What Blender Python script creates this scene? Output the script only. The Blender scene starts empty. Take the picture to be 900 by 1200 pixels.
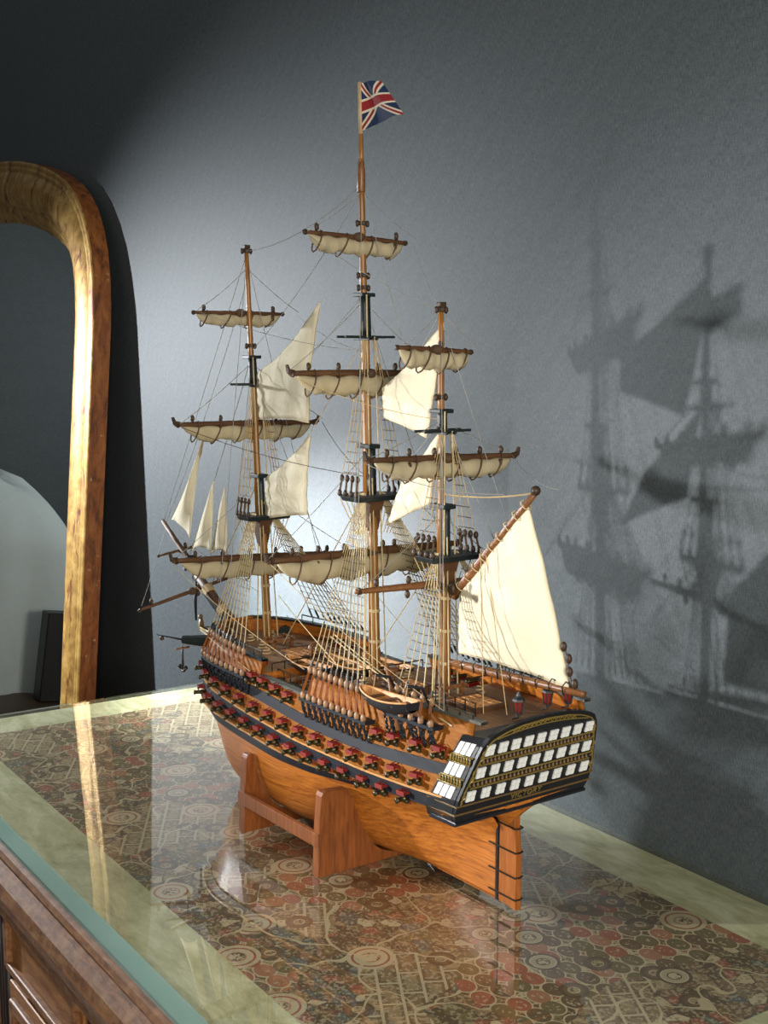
import bpy, math, random
import numpy as np
from mathutils import Vector, Matrix
random.seed(7)
SC = bpy.context.scene
COL = SC.collection
TZ = 0.80                                   # height of the glass top above the floor

# ------------------------------------------------------------------ camera, world, lights
cam_d = bpy.data.cameras.new('camera'); cam = bpy.data.objects.new('camera', cam_d); COL.objects.link(cam)
cam.location = (0, 0, TZ + 0.80)
cam.rotation_euler = Vector((-0.82439, 0.55180, -0.12610)).to_track_quat('-Z', 'Y').to_euler()
cam_d.sensor_fit = 'VERTICAL'; cam_d.sensor_height = 24.0; cam_d.lens = 1479 / 1200 * 24.0
cam_d.clip_start = 0.05
SC.camera = cam
SC.view_settings.view_transform = 'Standard'; SC.view_settings.look = 'None'
SC.view_settings.gamma = 1; SC.view_settings.use_curve_mapping = False
SC.view_settings.exposure = 0.0
w = bpy.data.worlds.new('world'); SC.world = w; w.use_nodes = True
w.node_tree.nodes['Background'].inputs[0].default_value = (0.62, 0.68, 0.72, 1)
w.node_tree.nodes['Background'].inputs[1].default_value = 0.17

def light(name, kind, loc, target, energy, color=(1, 1, 1), **kw):
    d = bpy.data.lights.new(name, kind); o = bpy.data.objects.new(name, d); COL.objects.link(o)
    o.location = loc; o.rotation_euler = (Vector(target) - Vector(loc)).to_track_quat('-Z', 'Y').to_euler()
    d.energy = energy; d.color = color
    for k, v in kw.items(): setattr(d, k, v)
    return o
# small lamp standing left of the bow, close to the wall: the pale pool on the wall behind the ship
light('wall_lamp', 'SPOT', (-3.12, 0.64, TZ + 0.42), (-2.40, 1.4656, TZ + 0.14), 260, (0.92, 0.96, 1.0), spot_size=math.radians(54), spot_blend=1.0, shadow_soft_size=0.03)
# faint added fill from above, no real fixture: washes the wall behind the ship
light('overhead_fill', 'SPOT', (-2.35, 0.55, TZ + 2.35), (-2.1, 1.4656, TZ + 0.30), 22, (0.96, 0.97, 1.0), spot_size=math.radians(50), spot_blend=1.0, shadow_soft_size=0.05)
# spot lamp left of the camera, aimed at the stern: lights the ship and throws its shadow on the wall to the right
light('ship_spot', 'SPOT', (-2.19, -0.19, TZ + 0.56), (-0.98, 1.4656, TZ + 0.40), 130, (0.98, 0.97, 0.97), spot_size=math.radians(56), spot_blend=1.0, shadow_soft_size=0.02)
# lamp further to the left: throws the mirror's shadow to the right
light('mirror_lamp', 'SPOT', (-4.75, 0.05, TZ + 0.95), (-2.80, 1.4656, TZ - 0.15), 500, (0.92, 0.96, 1.0), spot_size=math.radians(86), spot_blend=1.0, shadow_soft_size=0.035)
# soft room light behind and to the right of the camera
light('room_light', 'AREA', (1.6, -0.4, TZ + 1.1), (-1.4, 1.1, TZ + 0.2), 105, (1.0, 0.94, 0.84), size=1.2)
# added unseen fill: brightens the left wall and draped chair for the mirror
light('left_wall_fill', 'SPOT', (-5.5, -1.3, 2.3), (-7.4, 0.9, 1.3), 110, (0.95, 1.0, 1.0), spot_size=math.radians(80), spot_blend=1.0, shadow_soft_size=0.08)

# ------------------------------------------------------------------ node helpers and materials
class NT:
    def __init__(s, name):
        s.m = bpy.data.materials.new(name); s.m.use_nodes = True
        s.t = s.m.node_tree; s.t.nodes.clear()
        s.out = s.t.nodes.new('ShaderNodeOutputMaterial')
    def n(s, kind, props=None, **ins):
        nd = s.t.nodes.new(kind)
        for k, v in (props or {}).items(): setattr(nd, k, v)
        for k, v in ins.items():
            key = k.replace('_', ' ')
            s.set(nd, key, v)
        return nd
    def set(s, nd, key, v):
        sock = nd.inputs[int(key)] if key.isdigit() else nd.inputs[key]
        if isinstance(v, bpy.types.NodeSocket): s.t.links.new(v, sock)
        else: sock.default_value = v
    def math(s, op, a, b=0.0, c=0.0):
        nd = s.t.nodes.new('ShaderNodeMath'); nd.operation = op
        for i, v in enumerate((a, b, c)):
            if isinstance(v, bpy.types.NodeSocket): s.t.links.new(v, nd.inputs[i])
            else: nd.inputs[i].default_value = v
        return nd.outputs[0]
    def mix(s, f, a, b, mode='MIX'):
        nd = s.t.nodes.new('ShaderNodeMix'); nd.data_type = 'RGBA'; nd.blend_type = mode
        for sock, v in ((nd.inputs[0], f), (nd.inputs[6], a), (nd.inputs[7], b)):
            if isinstance(v, bpy.types.NodeSocket): s.t.links.new(v, sock)
            else: sock.default_value = (*v, 1) if isinstance(v, tuple) and len(v) == 3 else v
        return nd.outputs[2]
    def ramp(s, f, stops, interp='LINEAR'):
        nd = s.t.nodes.new('ShaderNodeValToRGB'); cr = nd.color_ramp; cr.interpolation = interp
        while len(cr.elements) < len(stops): cr.elements.new(0.5)
        for e, (p, c) in zip(cr.elements, stops): e.position = p; e.color = (*c, 1)
        s.t.links.new(f, nd.inputs[0]); return nd.outputs[0]
    def coords(s, scale=(1, 1, 1), rot=(0, 0, 0), loc=(0, 0, 0)):
        tc = s.t.nodes.new('ShaderNodeTexCoord'); mp = s.t.nodes.new('ShaderNodeMapping')
        mp.inputs['Scale'].default_value = scale; mp.inputs['Rotation'].default_value = rot; mp.inputs['Location'].default_value = loc
        s.t.links.new(tc.outputs['Object'], mp.inputs[0]); return mp.outputs[0]
    def noise(s, vec, scale, detail=3, rough=0.5, dist=0.0):
        return s.n('ShaderNodeTexNoise', None, Vector=vec, Scale=scale, Detail=detail, Roughness=rough, Distortion=dist).outputs[0]
    def bsdf(s, color, rough=0.5, bump=None, bs=0.2, bd=0.001, **ins):
        b = s.n('ShaderNodeBsdfPrincipled')
        for k, v in (('Base Color', color), ('Roughness', rough)):
            if isinstance(v, tuple) and len(v) == 3: v = (*v, 1)
            s.set(b, k, v)
        for k, v in ins.items(): s.set(b, k.replace('_', ' '), v)
        if bump is not None:
            bn = s.n('ShaderNodeBump', None, Height=bump, Strength=bs, Distance=bd)
            s.t.links.new(bn.outputs[0], b.inputs['Normal'])
        s.t.links.new(b.outputs[0], s.out.inputs[0]); return b

def srgb(r, g, b):
    f = lambda c: (c / 12.92 if c <= 0.04045 else ((c + 0.055) / 1.055) ** 2.4)
    return (f(r / 255), f(g / 255), f(b / 255))
M = {}
def plain(name, rgb, rough=0.5, var=0.25, scale=60, **kw):
    t = NT(name); v = t.coords()
    nz = t.noise(v, scale, 3)
    c = srgb(*rgb)
    col = t.mix(nz, tuple(x * (1 - var) for x in c), tuple(min(1, x * (1 + var)) for x in c))
    t.bsdf(col, rough, bump=nz, bs=0.15, bd=0.0006, **kw); M[name] = t.m
def wood(name, a, b, stretch=(4, 60, 60), rough=0.35, scale=3.0, **kw):
    t = NT(name); v = t.coords(stretch)
    n1 = t.noise(v, scale, 5, 0.6, 0.6); n2 = t.noise(v, scale * 4, 2, 0.5)
    f = t.math('ADD', t.math('MULTIPLY', n1, 0.75), t.math('MULTIPLY', n2, 0.25))
    col = t.ramp(f, [(0.32, srgb(*a)), (0.66, srgb(*b))])
    t.bsdf(col, rough, bump=f, bs=0.15, bd=0.0008, **kw); M[name] = t.m

wood('hull_wood', (138, 70, 20), (206, 128, 48), (3, 40, 70), 0.42)
wood('gun_deck_wood', (118, 66, 18), (164, 102, 34), (8, 50, 60), 0.6, Specular_IOR_Level=0.15)
wood('ledge_wood', (176, 120, 60), (206, 152, 88), (8, 60, 60), 0.4)
wood('rudder_wood', (126, 66, 22), (176, 104, 42), (60, 60, 5), 0.35)
wood('deck_wood', (116, 82, 54), (160, 120, 82), (5, 130, 60), 0.6)
wood('spar_wood', (60, 38, 20), (104, 68, 36), (40, 5, 40), 0.6)
wood('mast_wood', (108, 68, 26), (168, 114, 50), (60, 60, 4), 0.35)
wood('boom_wood', (100, 62, 32), (142, 94, 54), (5, 60, 60), 0.4)
wood('boat_wood', (180, 118, 62), (218, 160, 96), (20, 80, 60), 0.5)
plain('ship_black', (26, 28, 33), 0.42, 0.2)
plain('wale_black', (28, 31, 38), 0.55, 0.2, Specular_IOR_Level=0.25)
plain('dark_green', (25, 34, 35), 0.45, 0.25)
plain('grey_rail', (84, 84, 76), 0.55, 0.25)
plain('bronze', (70, 62, 38), 0.35, 0.4, 300, Metallic=0.5)
plain('lid_red', (122, 34, 26), 0.6, 0.3, 200, Specular_IOR_Level=0.2)
plain('port_frame', (160, 74, 40), 0.5, 0.2, 200)
plain('block_brown', (62, 44, 28), 0.5, 0.4, 300)
plain('deadeye_brown', (152, 116, 84), 0.5, 0.4, 300)
plain('lanyard', (140, 78, 30), 0.7, 0.4, 300, Specular_IOR_Level=0.2)
plain('rope_tan', (190, 164, 118), 0.8, 0.25, 200)
plain('rope_pale', (194, 176, 134), 0.8, 0.2, 200)
plain('rope_grey', (150, 148, 140), 0.8, 0.2, 200)
plain('rope_brown', (84, 62, 42), 0.8, 0.25, 200)
plain('gold', (150, 128, 66), 0.38, 0.35, 200, Metallic=0.35)
plain('dull_gold', (106, 82, 46), 0.5, 0.45, 260)
plain('window_white', (244, 246, 244), 0.3, 0.06, 200)
plain('lantern_glass', (120, 40, 34), 0.2, 0.3, 200)
plain('iron', (52, 50, 48), 0.4, 0.3, 200, Metallic=0.6)
plain('black_box', (16, 15, 16), 0.4, 0.2, 8)
plain('flag_pole', (186, 160, 122), 0.5, 0.15, 200)
plain('white_chip', (206, 190, 170), 0.7, 0.1, 200)
# sail cloth
def cloth(name, rgb, var=0.08):
    t = NT(name); v = t.coords()
    n1 = t.noise(v, 22, 4, 0.6, 0.4); n2 = t.noise(t.coords((420, 420, 420)), 3, 2)
    c = srgb(*rgb)
    col = t.mix(n1, tuple(x * (1 - var * 2) for x in c), tuple(min(1, x * (1 + var)) for x in c))
    t.bsdf(col, 0.85, bump=t.math('ADD', n1, t.math('MULTIPLY', n2, 0.08)), bs=0.5, bd=0.006); M[name] = t.m
cloth('sail', (230, 220, 190)); cloth('furled', (186, 172, 138), 0.14); cloth('dust_sheet', (214, 222, 220), 0.04)
# cradle wood, reddish with worn chips
t = NT('cradle_wood'); v = t.coords((20, 20, 20)); n1 = t.noise(t.coords((50, 50, 6)), 3, 5, 0.6, 0.5)
chip = t.noise(t.coords(), 55, 4, 0.65)
c = t.ramp(n1, [(0.3, srgb(98, 52, 22)), (0.7, srgb(148, 86, 42))])
c = t.mix(t.math('GREATER_THAN', chip, 0.73), c, srgb(196, 158, 128))
t.bsdf(c, 0.35); M['cradle_wood'] = t.m
# wall: slate paint over a fine vertical weave
t = NT('wall_paint')
w1 = t.noise(t.coords((700, 700, 110)), 1.0, 1); w2 = t.noise(t.coords((110, 110, 700)), 1.0, 1); w3 = t.noise(t.coords(), 1.3, 3)
wv = t.n('ShaderNodeTexWave', {'wave_type': 'RINGS', 'rings_direction': 'SPHERICAL'}, Vector=t.coords((1, 1, 1)), Scale=9.0, Distortion=9.0, Detail=3.0, Detail_Scale=2.2).outputs[1]
f = t.math('ADD', t.math('MULTIPLY', w1, 0.62), t.math('ADD', t.math('MULTIPLY', w2, 0.30), t.math('MULTIPLY', wv, 0.04)))
c = t.ramp(f, [(0.36, srgb(54, 62, 65)), (0.64, srgb(88, 96, 99))])
c = t.mix(t.math('MULTIPLY', w3, 0.3), c, srgb(66, 75, 80))
t.bsdf(c, 0.62, bump=f, bs=0.4, bd=0.0010); M['wall_paint'] = t.m
plain('floor_boards', (88, 66, 48), 0.5, 0.3, 5)
# mirror and glass
t = NT('mirror_silver'); g = t.n('ShaderNodeBsdfGlossy', None, Color=(0.80, 0.84, 0.84, 1), Roughness=0.0); t.t.links.new(g.outputs[0], t.out.inputs[0]); M['mirror_silver'] = t.m
def glass(name, tint, ior=1.5, boost=0.0, rough=0.0, diff=None):
    t = NT(name); fc_ = t.n('ShaderNodeLayerWeight', None, Blend=0.5).outputs[1]
    f0 = ((ior - 1) / (ior + 1)) ** 2 + boost
    f = t.math('ADD', f0, t.math('MULTIPLY', t.math('POWER', fc_, 5.0), 1 - f0))
    tr = t.n('ShaderNodeBsdfTransparent', None, Color=(*tint, 1)).outputs[0]
    if diff:
        df = t.n('ShaderNodeBsdfDiffuse', None, Color=(*diff[0], 1)).outputs[0]
        mx = t.n('ShaderNodeMixShader', None, Fac=diff[1]); t.t.links.new(tr, mx.inputs[1]); t.t.links.new(df, mx.inputs[2]); tr = mx.outputs[0]
    gl = t.n('ShaderNodeBsdfGlossy', None, Color=(1, 1, 1, 1), Roughness=rough).outputs[0]
    mx = t.n('ShaderNodeMixShader', None, Fac=f); t.t.links.new(tr, mx.inputs[1]); t.t.links.new(gl, mx.inputs[2])
    t.t.links.new(mx.outputs[0], t.out.inputs[0]); M[name] = t.m
glass('top_glass', (0.96, 0.97, 0.93), 2.2)
glass('glass_edge', (0.80, 0.92, 0.90), 1.5, 0.08, 0.03, (srgb(156, 198, 194), 0.5))
# gilt of the mirror frame: worn gold leaf over red bole
t = NT('gilt'); n1 = t.noise(t.coords((14, 14, 3)), 3, 5, 0.65, 0.6); n2 = t.noise(t.coords(), 26, 4, 0.6)
leaf = t.ramp(n2, [(0.3, srgb(134, 98, 44)), (0.55, srgb(176, 138, 70)), (0.75, srgb(200, 168, 102))])
c = t.mix(t.ramp(n1, [(0.55, (0, 0, 0)), (0.62, (1, 1, 1))]), leaf, srgb(112, 62, 34))
t.bsdf(c, 0.46, bump=n2, bs=0.4, bd=0.003, Metallic=0.4); M['gilt'] = t.m
t = NT('red_bole'); n1 = t.noise(t.coords((10, 10, 3)), 4, 5, 0.7, 0.4); n2 = t.noise(t.coords(), 40, 4, 0.6)
c = t.ramp(n1, [(0.35, srgb(96, 56, 32)), (0.5, srgb(150, 88, 42)), (0.7, srgb(178, 116, 58))])
c = t.mix(t.ramp(n2, [(0.66, (0, 0, 0)), (0.70, (1, 1, 1))]), c, srgb(196, 160, 110))
t.bsdf(c, 0.45, bump=n2, bs=0.2, bd=0.002); M['red_bole'] = t.m
# sideboard woods
t = NT('sideboard_wood'); n1 = t.noise(t.coords((5, 30, 30)), 4, 5, 0.6, 0.8); n2 = t.noise(t.coords(), 45, 4, 0.6)
c = t.ramp(n1, [(0.3, srgb(88, 54, 32)), (0.7, srgb(150, 102, 64))])
c = t.mix(t.math('MULTIPLY', t.ramp(n2, [(0.45, (0, 0, 0)), (0.8, (1, 1, 1))]), 0.55), c, srgb(184, 146, 104))
t.bsdf(c, 0.5, bump=n2, bs=0.25, bd=0.002); M['sideboard_wood'] = t.m
wood('panel_wood', (112, 66, 30), (176, 122, 66), (6, 30, 30), 0.5)
plain('dark_pilaster', (40, 26, 18), 0.5, 0.3, 30)
# green-grey marbled band under the glass
t = NT('marbled_band'); n1 = t.noise(t.coords((3, 7, 3), (0, 0, 0.5)), 2.2, 7, 0.62, 1.4); n2 = t.noise(t.coords((9, 26, 9), (0, 0, 0.5)), 3, 5, 0.6, 0.8)
f = t.math('ADD', t.math('MULTIPLY', n1, 0.7), t.math('MULTIPLY', n2, 0.3))
c = t.ramp(f, [(0.33, srgb(160, 156, 116)), (0.5, srgb(196, 194, 154)), (0.62, srgb(218, 216, 184))])
t.bsdf(c, 0.6); M['marbled_band'] = t.m
# collage of printed motifs
def collage():
    t = NT('collage'); base = t.coords()
    def vor(vec, scale, feature='F1', rnd=1.0):
        nd = t.n('ShaderNodeTexVoronoi', {'feature': feature, 'voronoi_dimensions': '2D'}, Vector=vec, Scale=scale)
        nd.inputs['Randomness'].default_value = rnd; return nd
    wob = t.n('ShaderNodeTexNoise', None, Vector=base, Scale=14.0, Detail=1.0)
    warp = t.n('ShaderNodeVectorMath', {'operation': 'MULTIPLY_ADD'})
    t.t.links.new(wob.outputs[1], warp.inputs[0]); warp.inputs[1].default_value = (0.016, 0.016, 0); t.t.links.new(base, warp.inputs[2]); wv = warp.outputs[0]
    def cellrand(nd, k=0):
        sp = t.n('ShaderNodeSeparateColor'); t.t.links.new(nd.outputs['Color'], sp.inputs[0]); return sp.outputs[k]
    BR, DB, CR, RD, TL, OL = srgb(120, 88, 58), srgb(66, 46, 30), srgb(208, 192, 156), srgb(158, 74, 58), srgb(72, 92, 96), srgb(112, 100, 62)
    # layer 1: small scraps
    v1 = vor(wv, 46); e1 = vor(wv, 46, 'DISTANCE_TO_EDGE')
    c = t.ramp(cellrand(v1), [(0, DB), (0.2, BR), (0.42, CR), (0.52, OL), (0.70, RD), (0.80, TL), (0.88, srgb(156, 132, 96))], 'CONSTANT')
    c = t.mix(t.math('LESS_THAN', e1.outputs['Distance'], 0.06), c, srgb(60, 48, 36))
    sq = t.n('ShaderNodeTexNoise', None, Vector=base, Scale=190.0, Detail=2.0).outputs[0]
    c = t.mix(t.math('MULTIPLY', t.math('GREATER_THAN', sq, 0.56), 0.55), c, CR)
    c = t.mix(t.math('MULTIPLY', t.math('LESS_THAN', sq, 0.42), 0.55), c, DB)
    # layer 2: lattices of little framed boxes
    bk = t.n('ShaderNodeTexBrick', {'offset': 0.5}, Vector=t.coords((1, 1, 1), (0, 0, 0.5)), Color1=(*BR, 1), Color2=(*srgb(168, 152, 116), 1), Mortar=(*CR, 1), Scale=17.0, Mortar_Size=0.035, Brick_Width=0.9, Row_Height=0.5)
    m2 = t.math('GREATER_THAN', t.noise(t.coords((1, 1, 1), (0, 0, 0), (3.1, 1.7, 0)), 5.5, 1), 0.55)
    inner = t.n('ShaderNodeTexBrick', {'offset': 0.5}, Vector=t.coords((1, 1, 1), (0, 0, 0.5)), Color1=(1, 1, 1, 1), Color2=(1, 1, 1, 1), Mortar=(0, 0, 0, 1), Scale=17.0, Mortar_Size=0.12, Brick_Width=0.9, Row_Height=0.5).outputs[0]
    bc = t.mix(t.math('MULTIPLY', t.math('SUBTRACT', 1.0, inner), 0.6), bk.outputs[0], DB)
    bc = t.mix(t.math('MULTIPLY', t.math('GREATER_THAN', sq, 0.55), 0.6), bc, CR)
    bc = t.mix(bk.outputs[1], bc, CR)
    c = t.mix(m2, c, bc)
    # layer 3: fish-scale coins with pale rims
    v3 = vor(t.coords((1, 1.25, 1), (0, 0, 0.0)), 28, rnd=0.22)
    d3 = v3.outputs['Distance']
    cc = t.ramp(cellrand(v3, 1), [(0, RD), (0.22, srgb(100, 88, 52)), (0.52, srgb(92, 64, 42)), (0.80, srgb(168, 106, 78))], 'CONSTANT')
    st = t.math('GREATER_THAN', sq, 0.60)
    cc = t.mix(t.math('MULTIPLY', t.math('MULTIPLY', st, t.math('LESS_THAN', d3, 0.3)), 0.7), cc, CR)
    m3 = t.math('GREATER_THAN', t.noise(t.coords((1, 1, 1), (0, 0, 0), (7.3, 2.2, 0)), 3.6, 1), 0.56)
    in3 = t.math('MULTIPLY', m3, t.math('LESS_THAN', d3, 0.56))
    c = t.mix(in3, c, CR)
    c = t.mix(t.math('MULTIPLY', m3, t.math('LESS_THAN', d3, 0.49)), c, cc)
    # layer 4: ringed medallions
    def medal(scale, rnd, th, loc, rim, R):
        nonlocal c
        vn = vor(t.coords((1, 1, 1), (0, 0, 0.2), loc), scale, rnd=rnd); d = vn.outputs['Distance']
        pick = t.math('GREATER_THAN', cellrand(vn, 2), th)
        for r, col in ((R, rim[0]), (R * 0.80, rim[1]), (R * 0.70, rim[2]), (R * 0.42, rim[3]), (R * 0.34, rim[4])):
            c = t.mix(t.math('MULTIPLY', pick, t.math('LESS_THAN', d, r)), c, col)
        c = t.mix(t.math('MULTIPLY', t.math('MULTIPLY', pick, t.math('GREATER_THAN', sq, 0.55)), t.math('LESS_THAN', d, R * 0.36)), c, DB)
    medal(15, 0.5, 0.62, (1.3, 0.4, 0), (DB, DB, srgb(96, 72, 50), CR, srgb(168, 150, 116)), 0.30)
    medal(9, 0.8, 0.74, (4.1, 2.4, 0), (CR, RD, CR, srgb(186, 128, 110), CR), 0.30)
    medal(11, 0.8, 0.84, (9.1, 5.4, 0), (DB, CR, srgb(180, 170, 140), DB, CR), 0.26)
    # thin pale outlines of large interlocking shapes
    e5 = vor(t.coords((1, 1, 1), (0, 0, 1.1), (2, 2, 0)), 8.5, 'DISTANCE_TO_EDGE')
    wr2 = t.n('ShaderNodeVectorMath', {'operation': 'MULTIPLY_ADD'}); t.t.links.new(wob.outputs[1], wr2.inputs[0]); wr2.inputs[1].default_value = (0.09, 0.09, 0); t.t.links.new(base, wr2.inputs[2])
    ev = vor(wr2.outputs[0], 8.5, 'DISTANCE_TO_EDGE').outputs['Distance']
    c = t.mix(t.math('MULTIPLY', t.math('LESS_THAN', ev, 0.016), t.math('SUBTRACT', 1.0, in3)), c, CR)
    c = t.mix(0.34, c, srgb(136, 120, 92))
    t.bsdf(c, 0.55); M['collage'] = t.m
collage()

# ------------------------------------------------------------------ mesh builder
class MB:
    def __init__(s): s.v = []; s.f = []
    def add(s, vs, fs):
        o = len(s.v); s.v += [tuple(p) for p in vs]; s.f += [tuple(i + o for i in f) for f in fs]; return s
    def box(s, c, size, rot=None, taper=1.0):
        hx, hy, hz = (a / 2 for a in size); vs = []
        for z in (-1, 1):
            k = taper if z > 0 else 1.0
            for x, y in ((-1, -1), (1, -1), (1, 1), (-1, 1)): vs.append(Vector((x * hx * k, y * hy * k, z * hz)))
        if rot is not None: vs = [rot @ p for p in vs]
        c = Vector(c)
        return s.add([p + c for p in vs], [(0, 3, 2, 1), (4, 5, 6, 7), (0, 1, 5, 4), (1, 2, 6, 5), (2, 3, 7, 6), (3, 0, 4, 7)])
    def tube(s, pts, r, n=8, caps=True):
        pts = [Vector(p) for p in pts]; k = len(pts)
        rs = r if isinstance(r, (list, tuple)) else [r] * k
        vs = []; up = None
        for i, p in enumerate(pts):
            d = (pts[min(i + 1, k - 1)] - pts[max(i - 1, 0)]).normalized()
            if up is None: up = Vector((0, 0, 1)) if abs(d.z) < 0.9 else Vector((1, 0, 0))
            a = (up - d * up.dot(d)).normalized(); up = a; b = d.cross(a)
            for j in range(n):
                t = 2 * math.pi * j / n; vs.append(p + (a * math.cos(t) + b * math.sin(t)) * rs[i])
        fs = [(i * n + j, i * n + (j + 1) % n, (i + 1) * n + (j + 1) % n, (i + 1) * n + j) for i in range(k - 1) for j in range(n)]
        if caps: fs += [tuple(reversed(range(n))), tuple(range((k - 1) * n, k * n))]
        return s.add(vs, fs)
    def lathe(s, o, d, prof, n=12):
        o = Vector(o); d = Vector(d).normalized()
        return s.tube([o + d * h for h, _ in prof], [max(r, 1e-5) for _, r in prof], n)
    def prism(s, poly, f0, f1):
        n = len(poly); vs = [f0(p) for p in poly] + [f1(p) for p in poly]
        fs = [tuple(reversed(range(n))), tuple(range(n, 2 * n))] + [(i, (i + 1) % n, n + (i + 1) % n, n + i) for i in range(n)]
        return s.add(vs, fs)
    def grid(s, rows, closed=False):
        m = len(rows[0]); vs = [p for r in rows for p in r]; fs = []
        for i in range(len(rows) - 1):
            for j in range(m if closed else m - 1):
                fs.append((i * m + j, i * m + (j + 1) % m, (i + 1) * m + (j + 1) % m, (i + 1) * m + j))
        return s.add(vs, fs)
    def ball(s, c, r, n=8, m=6):
        c = Vector(c); rs = r if isinstance(r, tuple) else (r, r, r)
        rows = [[c + Vector((rs[0] * math.sin(math.pi * i / m) * math.cos(2 * math.pi * j / n), rs[1] * math.sin(math.pi * i / m) * math.sin(2 * math.pi * j / n), rs[2] * math.cos(math.pi * i / m))) for j in range(n)] for i in range(m + 1)]
        return s.grid(rows, True)
    def build(s, name, mat, parent=None, smooth=False, loc=None, bevel=0.0, solid=0.0, keep=False):
        me = bpy.data.meshes.new(name); me.from_pydata(s.v, [], s.f); me.validate()
        import bmesh
        bm = bmesh.new(); bm.from_mesh(me); bmesh.ops.remove_doubles(bm, verts=bm.verts, dist=1e-6)
        
        if not keep: bmesh.ops.recalc_face_normals(bm, faces=bm.faces)
        bm.to_mesh(me); bm.free()
        me.materials.append(M[mat] if isinstance(mat, str) else mat)
        if smooth: me.polygons.foreach_set('use_smooth', [True] * len(me.polygons))
        o = bpy.data.objects.new(name, me); COL.objects.link(o)
        if parent: o.parent = parent
        if loc: o.location = loc
        if solid: md = o.modifiers.new('solid', 'SOLIDIFY'); md.thickness = solid; md.offset = 0
        if bevel: md = o.modifiers.new('bevel', 'BEVEL'); md.width = bevel; md.segments = 2; md.limit_method = 'ANGLE'
        return o
def tag(o, label=None, cat=None, group=None, kind=None):
    for k, v in (('label', label), ('category', cat), ('group', group), ('kind', kind)):
        if v: o[k] = v
    return o
def empty(name, loc, rz, label, cat):
    o = bpy.data.objects.new(name, None); COL.objects.link(o); o.location = loc; o.rotation_euler = (0, 0, rz)
    return tag(o, label, cat)
def twin(o, loc, parent=None, rot=None):
    c = o.copy(); COL.objects.link(c); c.parent = parent or o.parent; c.location = loc
    if rot: c.rotation_euler = rot
    return c

# ------------------------------------------------------------------ the room
WY = 1.4656
tag(MB().box((-3.0, WY + 0.05, 1.7), (9.4, 0.10, 3.4)).build('wall_back', 'wall_paint'), kind='structure')
tag(MB().box((-7.65, -0.6, 1.7), (0.10, 4.13, 3.4)).build('wall_left', 'wall_paint'), kind='structure')
tag(MB().box((-2.9, -0.8, -0.05), (9.6, 4.6, 0.10)).build('floor', 'floor_boards'), kind='structure')

# ------------------------------------------------------------------ sideboard
X0, X1, Y0, Y1 = -2.755, -0.84, 0.598, 1.462
GT = 0.013
sb = empty('sideboard', ((X0 + X1) / 2, (Y0 + Y1) / 2, 0), 0, 'brown carved wooden sideboard with a printed collage top under the glass', 'sideboard')
ox, oy = (X0 + X1) / 2, (Y0 + Y1) / 2
hx, hy = (X1 - X0) / 2, (Y1 - Y0) / 2
zt = TZ - GT - 0.001
# marbled band: four strips around the collage
px0, px1, py0, py1 = -2.645, -0.965, 0.722, 1.352
def strip(poly, z0, z1, name, mat):
    return MB().prism(poly, lambda p: (p[0] - ox, p[1] - oy, z0), lambda p: (p[0] - ox, p[1] - oy, z1)).build(name, mat, sb)
mb = MB()
for poly in ([(X0, Y0), (X1, Y0), (px1, py0), (px0, py0)], [(X1, Y0), (X1, Y1), (px1, py1), (px1, py0)], [(X1, Y1), (X0, Y1), (px0, py1), (px1, py1)], [(X0, Y1), (X0, Y0), (px0, py0), (px0, py1)]):
    mb.prism(poly, lambda p: (p[0] - ox, p[1] - oy, zt - 0.012), lambda p: (p[0] - ox, p[1] - oy, zt))
mb.build('marbled_border', 'marbled_band', sb)
strip([(px0, py0), (px1, py0), (px1, py1), (px0, py1)], zt - 0.012, zt, 'collage_panel', 'collage')
# moulded edge swept round front, left and right
prof = [(-0.004, 0.0), (0.012, -0.004), (0.016, -0.012), (0.010, -0.020), (0.004, -0.024), (0.012, -0.034), (0.024, -0.048), (0.030, -0.066), (0.027, -0.084), (0.016, -0.100), (0.0, -0.112), (-0.010, -0.120), (-0.010, -0.130), (-0.018, -0.136), (-0.024, -0.15)]
rows = []
for d, z in prof:
    rows.append([(-hx - d, hy, zt + z), (-hx - d, -hy - d, zt + z), (hx + d, -hy - d, zt + z), (hx + d, hy, zt + z)])
MB().grid(rows).build('edge_moulding', 'sideboard_wood', sb)
zc = zt - 0.15
MB().box((0, 0.0, (zt - 0.012 + zc) / 2), (2 * hx - 0.01, 2 * hy - 0.01, zt - 0.012 - zc)).build('top_frame', 'sideboard_wood', sb)
MB().box((0, 0.012, (zc + 0.07) / 2), (2 * hx - 0.10, 2 * hy - 0.09, zc - 0.07)).build('body', 'panel_wood', sb)
MB().box((0, 0.005, 0.035), (2 * hx - 0.06, 2 * hy - 0.05, 0.07)).build('plinth', 'sideboard_wood', sb, bevel=0.006)
yf = -hy + 0.057
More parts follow.
